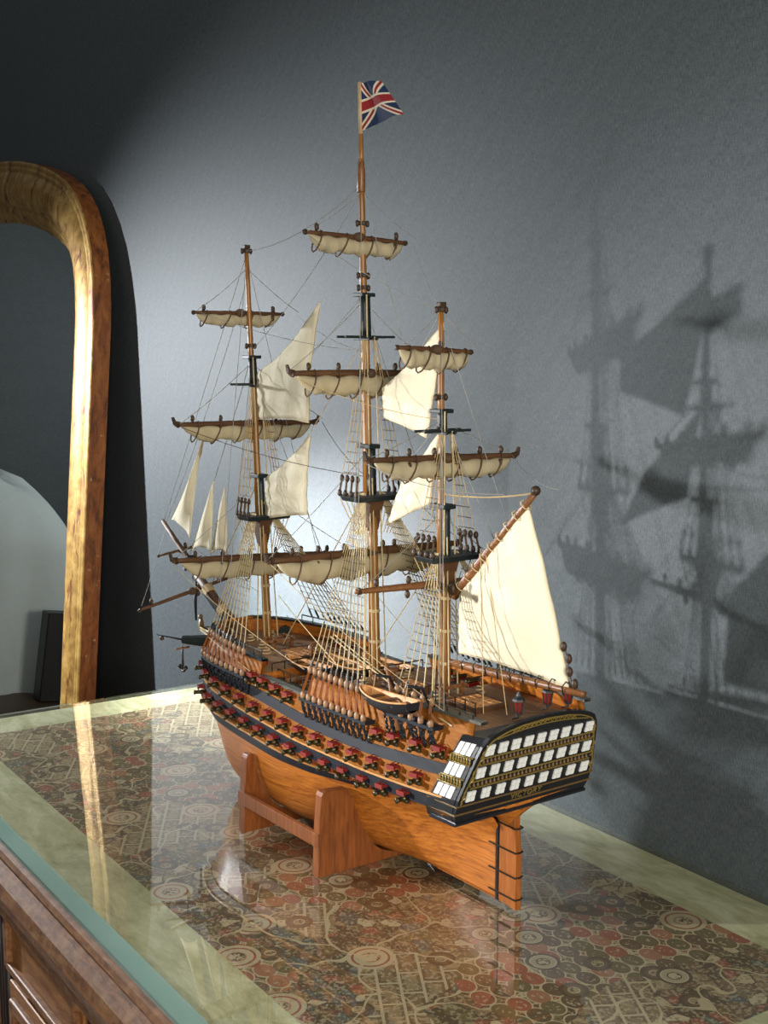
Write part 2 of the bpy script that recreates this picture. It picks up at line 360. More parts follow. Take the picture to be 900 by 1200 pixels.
for k in range(4):
    cx = -hx + 0.3175 + k * 0.46
    d = MB()
    d.box((cx, yf - 0.008, zc - 0.36), (0.38, 0.022, 0.40)); door = d.build('door', 'panel_wood', sb, bevel=0.003)
    f = MB()
    for a, b in (((cx, yf - 0.024, zc - 0.19), (0.30, 0.014, 0.022)), ((cx, yf - 0.024, zc - 0.53), (0.30, 0.014, 0.022)), ((cx - 0.15, yf - 0.024, zc - 0.36), (0.022, 0.014, 0.36)), ((cx + 0.15, yf - 0.024, zc - 0.36), (0.022, 0.014, 0.36))): f.box(a, b)
    f.build('door_moulding', 'sideboard_wood', door, bevel=0.004)
    MB().ball((cx + 0.10 * (1 if k % 2 == 0 else -1), yf - 0.034, zc - 0.34), 0.012).build('knob', 'gold', door, True)
    dr = MB().box((cx, yf - 0.008, zc - 0.075), (0.38, 0.022, 0.12)).build('drawer', 'panel_wood', sb, bevel=0.003)
    f = MB()
    for a, b in (((cx, yf - 0.024, zc - 0.028), (0.34, 0.014, 0.014)), ((cx, yf - 0.024, zc - 0.122), (0.34, 0.014, 0.014)), ((cx - 0.17, yf - 0.024, zc - 0.075), (0.014, 0.014, 0.10)), ((cx + 0.17, yf - 0.024, zc - 0.075), (0.014, 0.014, 0.10))): f.box(a, b)
    f.build('drawer_moulding', 'sideboard_wood', dr, bevel=0.003)
for k in range(5):
    cx = -hx + 0.0875 + k * 0.46
    if k == 4: cx = hx - 0.06
    m = MB()
    for q in (-1, 0, 1): m.tube([(cx + q * 0.016, yf - 0.012, zc - 0.60), (cx + q * 0.016, yf - 0.012, zc - 0.01)], 0.0085, 10)
    m.build('pilaster', 'dark_pilaster', sb, True)

# glass top with a wide polished bevel on its edges
g = MB()
bv = 0.026; zo = 0.0
outer = [(X0, Y0 - 0.006), (X1, Y0 - 0.006), (X1, Y1), (X0, Y1)]
inner = [(X0 + bv, Y0 + bv - 0.006), (X1 - bv, Y0 + bv - 0.006), (X1 - bv, Y1 - bv), (X0 + bv, Y1 - bv)]
gl_root = empty('glass_top', (0, 0, TZ - GT), 0, 'thick glass slab with a pale green polished edge covering the sideboard top', 'glass top')
top = MB().add([(p[0], p[1], GT) for p in inner], [(0, 1, 2, 3)]).build('glass_sheet', 'top_glass', gl_root, keep=True)
e = MB()
vs = [(p[0], p[1], GT) for p in inner] + [(p[0], p[1], GT - 0.0045) for p in outer] + [(p[0], p[1], 0.0) for p in outer]
e.add(vs, [(i, 4 + i, 4 + (i + 1) % 4, (i + 1) % 4) for i in range(4)] + [(4 + i, 8 + i, 8 + (i + 1) % 4, 4 + (i + 1) % 4) for i in range(4)])
E2 = MB(); E2.v = list(e.v); E2.f = [e.f[i] for i in (2, 3, 6, 7)]; e.f = [e.f[i] for i in (0, 1, 4, 5)]
e.build('bevelled_edge', 'glass_edge', gl_root, keep=True); E2.build('bevelled_edge', 'top_glass', gl_root, keep=True)

# ------------------------------------------------------------------ leaning mirror
KM = 0.073; ang = math.atan(KM)
XM = -3.565
ml = empty('arched_mirror', (XM, WY - KM * (TZ + 1.475) - 0.001, 0.012), 0, 'tall arched mirror in a worn gilded frame leaning against the wall', 'mirror')
ml.rotation_euler = (-ang, 0, 0)
# outline in the mirror's own plane: x to the left of the right edge, z up
HT = (TZ + 1.475) / math.cos(ang) - 0.02
def outline(inset):
    pts = []
    half = 1.36
    # right side up, elliptical corner, shallow crown
    ks = [(0.0, -1), (0.0, 1.66), (-0.004, 1.72), (-0.018, 1.80), (-0.045, 1.885), (-0.085, 1.955), (-0.135, 2.015), (-0.20, 2.067), (-0.28, 2.110), (-0.37, 2.143), (-0.47, 2.172), (-0.60, 2.202), (-0.75, 2.228), (-0.90, 2.246), (-1.08, 2.258), (-1.36, 2.262)]
    P = [Vector((x, z + HT - 2.262 if z > 0 else 0.0)) for x, z in ks]
    # refine straight run
    P = [P[0], Vector((0, 0.6)), Vector((0, 1.2))] + P[1:]
    Q = []
    for i, p in enumerate(P):
        a = P[max(i - 1, 0)]; b = P[min(i + 1, len(P) - 1)]; d = (b - a).normalized(); nrm = Vector((-d.y, d.x))
        q = p + nrm * inset
        Q.append(q)
    L = [Vector((-2 * half - q.x, q.y)) for q in reversed(Q[:-1])]
    return Q + L
# profile: (inset from outer edge, depth in front of back)
prof = [(0.0, 0.0), (0.0, 0.052), (0.004, 0.056), (0.012, 0.057), (0.016, 0.053), (0.021, 0.057), (0.030, 0.058), (0.034, 0.053), (0.040, 0.056), (0.052, 0.062), (0.070, 0.066), (0.092, 0.070), (0.116, 0.067), (0.136, 0.058), (0.150, 0.047), (0.156, 0.040), (0.162, 0.044), (0.172, 0.042), (0.180, 0.034), (0.190, 0.030), (0.196, 0.020), (0.204, 0.018), (0.206, 0.008)]
def sweep(pr):
    rows = []
    for ins, dp in pr: rows.append([(q.x, -dp, q.y) for q in outline(ins)])
    return MB().grid(rows)
fr = sweep(prof[1:]).build('frame', 'gilt', ml, True)
sweep(prof[:2]).build('frame_side', 'red_bole', ml, True)
q = outline(0.202)
MB().prism([(p.x, p.y) for p in q], lambda p: (p[0], -0.004, p[1]), lambda p: (p[0], -0.012, p[1])).build('mirror_glass', 'mirror_silver', ml)

# things the mirror shows: an armchair under a white sheet and a black cabinet by the left wall
ac = empty('draped_armchair', (-6.6, 0.75, 0), 0, 'armchair hidden under a white dust sheet, seen in the mirror', 'armchair')
rows = []
for i in range(25):
    a = i / 24
    z = 1.06 * (1 - a) ** 0.9
    row = []
    for j in range(48):
        t_ = 2 * math.pi * j / 48
        k = (min(1, a * 3.2)) ** 0.42
        fold = 1 + 0.05 * a * math.sin(7 * t_) + 0.025 * a * math.sin(13 * t_ + 1)
        sx = (0.42 + 0.10 * a) * k * fold; sy = (0.40 + 0.06 * a) * k * fold
        cx, cy = math.cos(t_), math.sin(t_)
        s_ = 1 / max(abs(cx) ** 3 + abs(cy) ** 3, 1e-6) ** (1 / 3)
        row.append((sx * cx * s_, sy * cy * s_, z + 0.03 * math.sin(2 * t_) * (1 - a)))
    rows.append(row)
MB().grid(rows, True).build('dust_sheet', 'dust_sheet', ac, True)
bb = MB().box((0, 0, 0.22), (0.10, 0.15, 0.44)).build('black_cabinet', 'black_box', loc=(-5.95, 0.56, 0), bevel=0.006)
tag(bb, 'narrow black box standing in front of the white sheet, seen in the mirror', 'box')

# ================================================================== the model ship
# ship frame: x from the rudder to the bow, y to port (the side seen), z up from the glass
SHIP_LOC = (-1.3394, 1.1167, TZ); SHIP_RZ = math.pi + math.radians(2.372)
ship = empty('model_ship', SHIP_LOC, SHIP_RZ, 'wooden model warship with three masts, cream sails and rows of cannons on a wooden cradle', 'model ship')

def itp(l, tab):
    xs = [a for a, _ in tab]; ys = [b for _, b in tab]
    return float(np.interp(l, xs, ys))
def smooth_itp(tab):
    xs = np.array([a for a, _ in tab], float); ys = np.array([b for _, b in tab], float)
    n = len(xs); h = np.diff(xs); dl = np.diff(ys) / h; m = np.zeros(n); m[0] = dl[0]; m[-1] = dl[-1]
    for i in range(1, n - 1):
        m[i] = 0 if dl[i - 1] * dl[i] <= 0 else 2 * dl[i - 1] * dl[i] / (dl[i - 1] + dl[i])
    def f(x):
        x = min(max(x, xs[0]), xs[-1]); i = min(int(np.searchsorted(xs, x, 'right')) - 1, n - 2)
        t = (x - xs[i]) / h[i]; t2 = t * t; t3 = t2 * t
        return float((2 * t3 - 3 * t2 + 1) * ys[i] + (t3 - 2 * t2 + t) * h[i] * m[i] + (3 * t2 - 2 * t3) * ys[i + 1] + (t3 - t2) * h[i] * m[i + 1])
    return f
bmax = smooth_itp([(-0.06, .122), (0.0, .125), (.03, .127), (.1, .132), (.2, .137), (.35, .140), (.52, .139), (.62, .135), (.68, .123), (.72, .107), (.752, .085), (.777, .057), (.792, .033), (.800, .008)])
keel = smooth_itp([(.02, .012), (.60, .012), (.68, .016), (.72, .028), (.75, .05), (.775, .085), (.79, .125), (.80, .18)])
fin = smooth_itp([(.0, 1.0), (.08, .97), (.16, .80), (.26, .42), (.34, .17), (.45, 0), (.60, .05), (.70, .3), (.80, .5)])
ZW = .172
def hb(l, z):
    bm = bmax(l); z0 = keel(max(l, .022))
    if z <= ZW:
        t = max(0.0, min(1.0, (z - z0) / max(ZW - z0, 1e-4)))
        p = 2.6; ell = (1 - (1 - t) ** p) ** (1 / p); fn = t ** 4.2 * 0.86 + 0.14 * t
        f = fin(l); k = (1 - f) * ell + f * fn
        S_ = min(1.0, max(0.0, (l - .022) / .13)) ** .6; Q_ = t ** 4.5
        return max(bm * k * (1 - (1 - S_) * (1 - Q_)), 0.0045)
    q = (z - .185) / .12
    return bm * (1 - 0.185 * max(0, q) ** 1.25)
RIM = [(-.06, .305), (.16, .303), (.1601, .295), (.335, .292), (.3351, .260), (.49, .261), (.4901, .286), (.70, .288), (.80, .292)]
def zrim(l): return itp(l, RIM)
def stations(a, b, n, brk=(.16, .1601, .335, .3351, .49, .4901)):
    ls = sorted(set([a + (b - a) * i / n for i in range(n + 1)] + [x for x in brk if a < x < b])); return ls
def side_rows(ls, zf, n=8, off=0.0, sgn=1):
    rows = []
    for l in ls:
        z0, z1 = zf(l)
        rows.append([(max(l, -.022 - .34 * (z0 + (z1 - z0) * i / n - .178) + .010), sgn * (hb(l, z0 + (z1 - z0) * i / n) + off), z0 + (z1 - z0) * i / n) for i in range(n + 1)])
    return rows
# lower hull (below the gun decks): both sides in one shell
LS = stations(.022, .80, 70)
m = MB()
def lower_row(l):
    z0 = keel(l); N = 22; r = []
    zs = [z0 + (ZW - z0) * (1 - math.cos(math.pi / 2 * i / N)) if False else z0 + (ZW - z0) * (i / N) ** 1.35 for i in range(N + 1)]
    port = [(l, max(hb(l, z), 0.004), z) for z in zs]
    return [(x, -y, z) for x, y, z in reversed(port)] + port
m.grid([lower_row(l) for l in LS])
# counter under the stern
cr_ = []
for i in range(7):
    l = .024 - .046 * i / 6; z0 = .120 + .050 * (i / 6) ** 2.5; r = []
    for k in range(11):
        t_ = k / 10; z = z0 + (ZW - z0) * t_; y = bmax(l) * (t_ ** (3.4 - 2.6 * i / 6) * .9 + .1 * t_) + 0.004 * (1 - t_)
        r.append((l, y, z))
    cr_.append([(x, -y, z) for x, y, z in reversed(r)] + r)
m.grid(cr_)
hull = m.build('hull', 'hull_wood', ship, True, solid=0.002)
# keel and stem
m = MB()
m.box((.34, 0, .0115), (.66, .009, .005))
m.grid([[(l + dx, y, z + dz) for y, dx, dz in ((.0045, 0, 0), (-.0045, 0, 0), (-.0045, .010, -.004), (.0045, .010, -.004))] for l, z in [(.66, .0135), (.70, .020), (.735, .036), (.76, .060), (.782, .10), (.793, .14), (.80, .19), (.802, .26)]], True)
m.build('keel', 'rudder_wood', ship)
# topsides
m = MB()
for s_ in (1, -1): m.grid(side_rows(stations(-.035, .80, 80), lambda l: (ZW, zrim(l)), 8, 0, s_))
m.build('topside', 'gun_deck_wood', ship, True, solid=0.003)
# inner bulwarks
deck_z = [(-.06, .284), (.16, .284), (.1601, .272), (.335, .270), (.3351, .246), (.49, .246), (.4901, .262), (.80, .266)]
m = MB()
for s_ in (1, -1): m.grid(side_rows(stations(-.03, .79, 80), lambda l: (itp(l, deck_z) - .02, zrim(l)), 3, -.006, s_))
m.build('inner_bulwark', 'hull_wood', ship, True)
def wale(name, zf, th, off, mat, a=-.004, b=.802, sides=(1, -1)):
    m = MB()
    for s_ in sides:
        rows = []
        for l in stations(a, b, 90, ()):
            zt_ = zf(l); r = []
            lq = min(l, .7995)
            for z, o in ((zt_, -.001), (zt_, off), (zt_ - th, off), (zt_ - th, -.001)):
                y = hb(lq, z) + o + (-.006 if l > .7995 else 0); r.append((l + (o if l > .79 else 0), s_ * max(y, 0.002), z))
            rows.append(r)
        m.grid(rows)
    return m.build(name, mat, ship)
w1 = smooth_itp([(-.06, .176), (.0, .168), (.06, .162), (.19, .156), (.32, .156), (.49, .164), (.65, .172), (.80, .180)])
w2 = smooth_itp([(-.06, .202), (.0, .196), (.06, .193), (.19, .190), (.32, .190), (.49, .197), (.65, .208), (.80, .216)])
w3 = smooth_itp([(-.06, .244), (.0, .241), (.06, .238), (.19, .232), (.32, .233), (.49, .243), (.65, .247), (.80, .252)])
wale('wale', w1, .0155, .0042, 'wale_black'); wale('wale', w2, .0185, .0036, 'wale_black'); wale('wale', w3, .0165, .0030, 'wale_black')
wale('ledge', lambda l: w1(l) + .0035, .0035, .0075, 'ledge_wood', a=.0, b=.79); wale('ledge', lambda l: w2(l) + .003, .003, .0060, 'ledge_wood', a=.0, b=.79)
# cap rails on the bulwarks, one piece per level and side
for s_ in (1, -1):
    for a, b, mat in ((-.050, .16, 'grey_rail'), (.1602, .335, 'dark_green'), (.336, .489, 'grey_rail'), (.4905, .79, 'dark_green')):
        rows = []
        for l in stations(a, b, 24, ()):
            z = zrim(l); y = hb(l, z)
            rows.append([(l, s_ * (y + .003), z), (l, s_ * (y + .003), z + .004), (l, s_ * (max(y, .012) - .010), z + .004), (l, s_ * (max(y, .012) - .010), z)])
        MB().grid(rows, True).build('cap_rail', mat, ship)
# decks
def deck(a, b, z, mat='deck_wood', hole=None, name='deck'):
    m = MB()
    for s_ in (1, -1):
        m.grid([[(l, s_ * t_ * max(hb(l, z) - .006, .001), z + .003 * (1 - t_ * t_)) for t_ in ((0, .25, .5, .75, 1) if not hole else (hole, .8, 1))] for l in stations(a, b, 24, ())])
    return m.build(name, mat, ship, True, solid=0.002)
deck(-.03, .16, .284); deck(.155, .335, .272); deck(.33, .495, .222); deck(.49, .785, .264)
deck(.335, .49, .2525, 'grey_rail', .70, 'gangway')
# bulkheads at the breaks of deck
for l, z0, z1 in ((.16, .270, .286), (.335, .222, .274), (.49, .222, .266)):
    y = hb(l, z1) - .006
    MB().box((l, 0, (z0 + z1) / 2), (.003, 2 * y, z1 - z0)).build('bulkhead', 'hull_wood', ship)
# rounded bow bulkhead with its hoop rail
m = MB(); m.tube([(.775 + .012 * math.cos(a), .055 * math.sin(a), .292 + .0 * a) for a in [math.pi * (i / 12 - .5) for i in range(13)]], .0035, 8); m.build('bow_rail', 'gun_deck_wood', ship, True)

# ---------------- stern gallery: black block with quarter galleries, raked transom
def trl(z): return -.022 - .34 * (z - .178)          # the transom's rake
def qfw(z): return .018 - .50 * (z - .205)           # forward edge of the quarter galleries
def trw(z): return itp(z, [(.1605, .120), (.178, .1265), (.200, .1265), (.262, .112), (.278, .107), (.290, .094), (.296, .088)])
m = MB()
zs = [.1605, .178, .19, .2, .215, .23, .245, .262, .278, .288]
ring = []
for z in zs:
    wf, wa = max(hb(0.02, z) + .004, trw(z)), trw(z) + .001
    ring.append([(qfw(z), hb(0.02, z) - .004, z), (qfw(z), wf + .002, z), (trl(z) + .003, wa, z), (trl(z) + .003, -wa, z), (qfw(z), -wf - .002, z), (qfw(z), -hb(0.02, z) + .004, z)])
m.grid(ring, True); m.f.append(tuple(range(6))); m.f.append(tuple(reversed(range(len(m.v) - 6, len(m.v)))))
m.build('quarter_gallery', 'ship_black', ship)
poly = []
for z in (.1605, .178, .2, .23, .262, .278): poly.append((trw(z), z))
side = poly + [(.103, .283), (.098, .290), (.088, .295), (.070, .3005), (.045, .305), (.02, .307), (0, .3075)]
full = side + [(-y, z) for y, z in reversed(side[:-1])]
T = MB().prism(full, lambda p: (trl(p[1]) + .004, p[0], p[1]), lambda p: (trl(p[1]) - .003, p[0], p[1])).build('transom', 'ship_black', ship)
def tr(y, z, o=0.0): return Vector((trl(z) - .0035 - o, y, z))
# lower lip and mouldings
for z, r, mat in ((.1620, .0032, 'ship_black'), (.1775, .0014, 'dull_gold'), (.1905, .0013, 'dull_gold')):
    MB().tube([(qfw(.2) + .01, trw(z) + .004, z), tr(trw(z) + .002, z), tr(-trw(z) - .002, z), (qfw(.2) + .01, -trw(z) - .004, z)], r, 6).build('moulding', mat, T)
m = MB()
fr_ = [tr(y * .965, z, .001) for y, z in [(.1265, .193), (.125, .21), (.116, .24), (.109, .262), (.104, .277), (.096, .285), (.086, .2895), (.070, .2945), (.045, .299), (0, .3015)]]
m.tube(fr_ + [Vector((p.x, -p.y, p.z)) for p in reversed(fr_[:-1])], .0011, 5); m.build('gold_border', 'gold', T)
m = MB(); m.tube([tr(y, .2865 + .008 * (1 - (y / .085) ** 2), .001) for y in np.linspace(-.085, .085, 15)], .0009, 5); m.build('gold_border', 'gold', T)
# nine windows in each of three rows, balustrades between
ROWS = [(.204, .107), (.2385, .0995), (.2715, .093)]
wm = None
for z, yw in ROWS:
    for i in range(9):
        y = yw - 2 * yw * i / 8 * 1.0
        a = MB(); hw, hh = .0074, .0082
        for yy in (-1, 1):
            for zz in (-1, 1):
                a.box((0, yy * hw * .53, zz * hh * .53), (.0022, hw * .88, hh * .90))
        if wm is None: wm = a.build('stern_window', 'window_white', T); o = wm
        else: o = wm.copy(); COL.objects.link(o); o.parent = T
        p = tr(y, z, .0006); o.location = p; o.rotation_euler = (0, math.atan(.34) * -1.0, 0); o.rotation_euler[1] = -math.atan(.34)
for z, yw in ((.2215, .106), (.2555, .099)):
    for dz in (-.0052, .0052): MB().tube([tr(yw + .006, z + dz, .001), tr(-yw - .006, z + dz, .001)], .0011, 5).build('balustrade_rail', 'gold', T)
    m = MB()
    for i in range(30):
        y = yw - 2 * yw * i / 29; m.lathe(tr(y, z - .0045, .001), (0, 0, 1), [(0, .0014), (.002, .0024), (.0035, .0026), (.006, .0012), (.009, .0016)], 6)
    b_ = m.build('balustrade', 'dull_gold', T, True)
# scrollwork at the sides and across the arched taffrail
for s_ in (1, -1):
    for zc_, yy, h in ((.205, .1195, .010), (.232, .1125, .012), (.262, .104, .010)):
        m = MB(); m.tube([tr(s_ * (yy + .0035 * math.sin(a * 1.5) * (1 - a / 9)), zc_ - h + 2 * h * a / 6.28, .001) for a in np.linspace(0, 6.28, 14)], .0010, 5)
        m.tube([tr(s_ * (yy + .003 * math.cos(a)), zc_ + .003 * math.sin(a), .001) for a in np.linspace(0, 5, 10)], .0008, 5)
        m.build('scroll', 'gold', T)
m = MB()
for i in range(15):
    y = -.056 + .112 * i / 14; z = .2935 + .0055 * (1 - (y / .06) ** 2); k = 1 if i < 7 else -1
    m.tube([tr(y - .003 * k, z - .003, .001), tr(y + .002 * k, z + .0028, .001), tr(y + .0035 * k, z - .001, .001)], .0009, 5)
m.build('taffrail_carving', 'gold', T)
# the name under the windows
fc = bpy.data.curves.new('ship_name', 'FONT'); fc.body = 'VICTORY'; fc.size = .0125; fc.align_x = 'CENTER'; fc.align_y = 'CENTER'; fc.extrude = .0006; fc.space_character = 1.15
fo = bpy.data.objects.new('ship_name', fc); COL.objects.link(fo); fo.parent = T; fc.materials.append(M['gold'])
zc_ = .1845
bpy.context.view_layer.update()
nm = bpy.data.meshes.new_from_object(fo); bpy.data.objects.remove(fo); nm.name = 'name_lettering'
fo = bpy.data.objects.new('name_lettering', nm); COL.objects.link(fo); fo.parent = T
fo.matrix_local = Matrix.Translation(tr(0.0, zc_, .0006)) @ Matrix(((0, .34 * -.945, -.945), (-1, 0, 0), (0, .945, -.34 * .945))).to_4x4()
# quarter gallery windows, port and starboard
for s_ in (1, -1):
    for z in (.2085, .240, .271):
        for k in range(3):
            h = .0085; vs = []
            def qp(u, zz):
                a, b = Vector((qfw(zz), max(hb(.02, zz) + .004, trw(zz)) + .002, zz)), Vector((trl(zz) + .003, trw(zz) + .001, zz)); p = a.lerp(b, u); return p
            u0 = .10 + .26 * k; u1 = u0 + .20
            c_ = [qp(u0, z - h), qp(u1, z - h), qp(u1, z + h), qp(u0, z + h)]
            nn = (c_[1] - c_[0]).cross(c_[3] - c_[0]).normalized()
            if nn.y < 0: nn = -nn
            vv = [p - nn * .001 for p in c_] + [p + nn * .0014 for p in c_]
            vv = [(p.x, s_ * p.y, p.z) for p in vv]
            MB().add(vv, [(0, 1, 2, 3), (4, 5, 6, 7), (0, 1, 5, 4), (1, 2, 6, 5), (2, 3, 7, 6), (3, 0, 4, 7)]).build('gallery_window', 'window_white', ship)
    for z in (.2245, .2555):
        m = MB()
        for dz in (-.0052, .0052): m.tube([(lambda p: (p.x, s_ * (p.y + .001), p.z))(qp(u, z + dz)) for u in (0, .5, 1)], .001, 5)
        for k in range(8):
            p = qp(.06 + .125 * k, z); m.lathe((p.x, s_ * (p.y + .0015), p.z - .0045), (0, 0, 1), [(0, .001), (.003, .0019), (.006, .0009), (.009, .0013)], 6)
        m.build('gallery_balustrade', 'gold', ship, True)
# stern lanterns
for y, l, z in ((.036, -.050, .306), (-.020, -.048, .309), (-.066, -.042, .303)):
    L = MB().tube([(l + .012, y, z - .006), (l, y, z - .001), (l, y, z + .004)], .0012, 6).build('stern_lantern', 'dark_green', ship)
    MB().lathe((l, y, z + .004), (0, 0, 1), [(0, .003), (.004, .005), (.018, .0075)], 6).build('lantern_glass', 'lantern_glass', L)
    m = MB().lathe((l, y, z + .022), (0, 0, 1), [(0, .009), (.003, .0085), (.007, .004), (.010, .0025), (.013, .0008)], 6)
    for k in range(6):
        a = k * math.pi / 3 + .0; m.tube([(l + .0052 * math.cos(a), y + .0052 * math.sin(a), z + .004), (l + .0078 * math.cos(a), y + .0078 * math.sin(a), z + .022)], .0008, 4)
    m.lathe((l, y, z + .001), (0, 0, 1), [(0, .001), (.002, .0055), (.004, .0055)], 6)
    m.build('lantern_cap', 'dark_green', L)

# rudder and its hinges
R_ = MB().prism([(.0225, .011), (-.0155, .006), (-.0155, .090), (-.0115, .130), (-.012, .163), (.012, .163), (.0205, .120)], lambda p: (p[0], .0055, p[1]), lambda p: (p[0], -.0055, p[1])).build('rudder', 'rudder_wood', ship, bevel=.001)
for z in (.022, .055, .092, .128):
    m = MB(); m.tube([(.040, .008, z + .001), (-.0160, .0070, z), (-.0175, 0, z), (-.0160, -.0070, z), (.040, -.008, z + .001)], .0013, 5); m.build('rudder_hinge', 'iron', R_)
m = MB(); m.box((.0235, 0, .066), (.0045, .0150, .112)); m.build('rudder_post', 'ship_black', ship)

# ---------------- cannons with their red port lids, three rows on the port side
def port_frame_at(l, z):
    p = Vector((l, hb(l, z), z)); tx = Vector((.01, hb(min(l + .01, .799), z) - hb(l, z), 0)).normalized(); n_ = Vector((-tx.y, tx.x, 0)).normalized()
    if n_.y < 0: n_ = -n_
    return p, tx, n_
cb = MB().lathe((0, 0, 0), (0, 1, 0), [(-.006, .0042), (.006, .0040), (.0065, .0048), (.0085, .0048), (.009, .0038), (.018, .0034), (.0185, .0043), (.0215, .0045), (.022, .0026), (.0185, .0022)], 10)
cb.box((0, .002, -.0042), (.010, .012, .0042))
cb.ball((-.0065, .007, -.0048), (.0014, .0022, .0022), 6, 4); cb.ball((.0065, .007, -.0048), (.0014, .0022, .0022), 6, 4)
cannon_mesh = cb.build('cannon', 'bronze', ship, True); 
lb = MB().box((0, .0075, .0098), (.0165, .0150, .0030), Matrix.Rotation(math.radians(8), 3, 'X')).box((0, .0135, .0082), (.0165, .0022, .0050), Matrix.Rotation(math.radians(8), 3, 'X'))
lb.tube([(-.004, .001, .014), (-.004, .012, .0125)], .0007, 4).tube([(.004, .001, .014), (.004, .012, .0125)], .0007, 4)
lid_mesh = lb.build('gunport_lid', 'lid_red', cannon_mesh)
fb = MB()
for a, b in (((0, .0008, .0085), (.0185, .003, .0025)), ((0, .0008, -.0070), (.0185, .003, .002)), ((.0085, .0008, .0008), (.002, .003, .016)), ((-.0085, .0008, .0008), (.002, .003, .016))): fb.box(a, b)
frame_mesh = fb.build('gunport_frame', 'port_frame', cannon_mesh)
first = True
spots = [(.075 + .0478 * i, w1(.075 + .0478 * i) + .0145) for i in range(14)]
spots += [(.052 + .0478 * i, w2(.052 + .0478 * i) + .0140) for i in range(15)]
spots += [(l, w3(l) + .0125) for l in (.015, .062, .110, .148, .385, .425, .465, .500)]
for l, z in spots:
    if l > .765: continue
    p, tx, nn = port_frame_at(l, z)
    if first: c = cannon_mesh; first = False
    else:
        c = cannon_mesh.copy(); COL.objects.link(c); c.parent = ship
        for ch in (lid_mesh, frame_mesh): d = ch.copy(); COL.objects.link(d); d.parent = c
    c.matrix_local = Matrix(((-tx.x * -1, nn.x, 0, p.x), (tx.y, nn.y, 0, p.y), (0, 0, 1, p.z), (0, 0, 0, 1)))
# two bow guns
# ---------------- channels, deadeyes, chains
def block_shape(b, c, r=.0042, d=(0, 1, 0)):
    return b.ball(c, (r * .8, r * .7, r * 1.15), 8, 6)
MASTS = {  # foot (l,z), truck (l,z)
    'fore': ((.672, .262), (.719, .986)), 'main': ((.333, .222), (.3574, 1.100)), 'mizzen': ((.153, .272), (.1546, .8665))}
def ml_at(k, z):
    (a, z0), (b, z1) = MASTS[k]; return a + (b - a) * (z - z0) / (z1 - z0)
TOPS = {'fore': .502, 'main': .570, 'mizzen': .498}
CH = {'fore': (.520, .690, 10, .258, .298), 'main': (.172, .330, 11, .262, .303), 'mizzen': (.030, .115, 5, .286, .318)}
for k, (a, b, n, zc_, zu) in CH.items():
    for s_ in (1, -1):
        rows = []
        for i in range(13):
            l = a - .008 + (b - a + .016) * i / 12; y = hb(l, zc_); r = .020
            rows.append([(l, s_ * (y - .002), zc_ - .0025), (l, s_ * (y + r), zc_ - .0025), (l, s_ * (y + r), zc_ + .0025), (l, s_ * (y - .002), zc_ + .0025)])
        m = MB().grid(rows, True); m.f += [(0, 1, 2, 3), tuple(len(m.v) - 4 + q for q in range(4))]
        chan = m.build('channel', 'wale_black', ship)
        zt_ = TOPS[k]
        for i in range(n):
            l = a + (b - a) * i / (n - 1); y = hb(l, zc_) + .017
            top = Vector((ml_at(k, zt_) + (l - (a + b) / 2) * .10, s_ * .018, zt_ + .006))
            lo = Vector((l, s_ * y, zc_ + .006)); dirn = (top - lo).normalized(); up = lo + dirn * (zu - zc_)
            if s_ == 1:
                block_shape(MB(), lo, .0058).build('deadeye', 'deadeye_brown', ship, True)
                block_shape(MB(), up, .0058).build('deadeye', 'deadeye_brown', ship, True)
                m = MB()
                for q in (-.0022, 0, .0022): m.tube([lo + Vector((q, .002, .003)), up + Vector((q, .002, -.003))], .0008, 4)
                m.build('lanyard', 'lanyard', chan)
                # chain plate down to the wale
                zb = zc_ - .030
                m = MB(); P0 = Vector((l, y + .002, zc_ - .002)); P1 = Vector((l + (l - ml_at(k, .3)) * .05, hb(l, zb) + .004, zb))
                m.tube([P0, P0.lerp(P1, .5) + Vector((0, .001, 0)), P1], [.0020, .0024, .0020], 5)
                for q in (.2, .5, .8):
                    c_ = P0.lerp(P1, q); m.ball(c_, (.0038, .0026, .0042), 6, 4)
                m.build('chain_plate', 'wale_black', chan)
            m = MB(); m.tube([up, up + dirn * .016], .0019, 5); m.build('serving', 'dark_green', chan)
            MB().tube([up + dirn * .014, top], .00085, 4).build('shroud', 'rope_pale', ship)
        # ratlines: one net of rungs per gang of shrouds
        m = MB(); L0_ = Vector((a, s_ * (hb(a, zc_) + .017), zc_)); L1_ = Vector((b, s_ * (hb(b, zc_) + .017), zc_))
        T0 = Vector((ml_at(k, zt_) - (b - a) * .05, s_ * .018, zt_)); T1 = Vector((ml_at(k, zt_) + (b - a) * .05, s_ * .018, zt_))
        z_a = zu + .020; nn_ = int((zt_ - z_a - .012) / .0115)
        for q in range(nn_ + 1):
            z = z_a + .0115 * q; f_ = (z - zc_) / (zt_ - zc_); A = L0_.lerp(T0, f_); B = L1_.lerp(T1, f_)
            m.tube([A, A.lerp(B, .5) + Vector((0, 0, -.0012)), B], .0006, 4)
        m.build('ratlines', 'rope_brown', ship)
        # futtock band
        z = zt_ - .045; f_ = (z - zc_) / (zt_ - zc_)
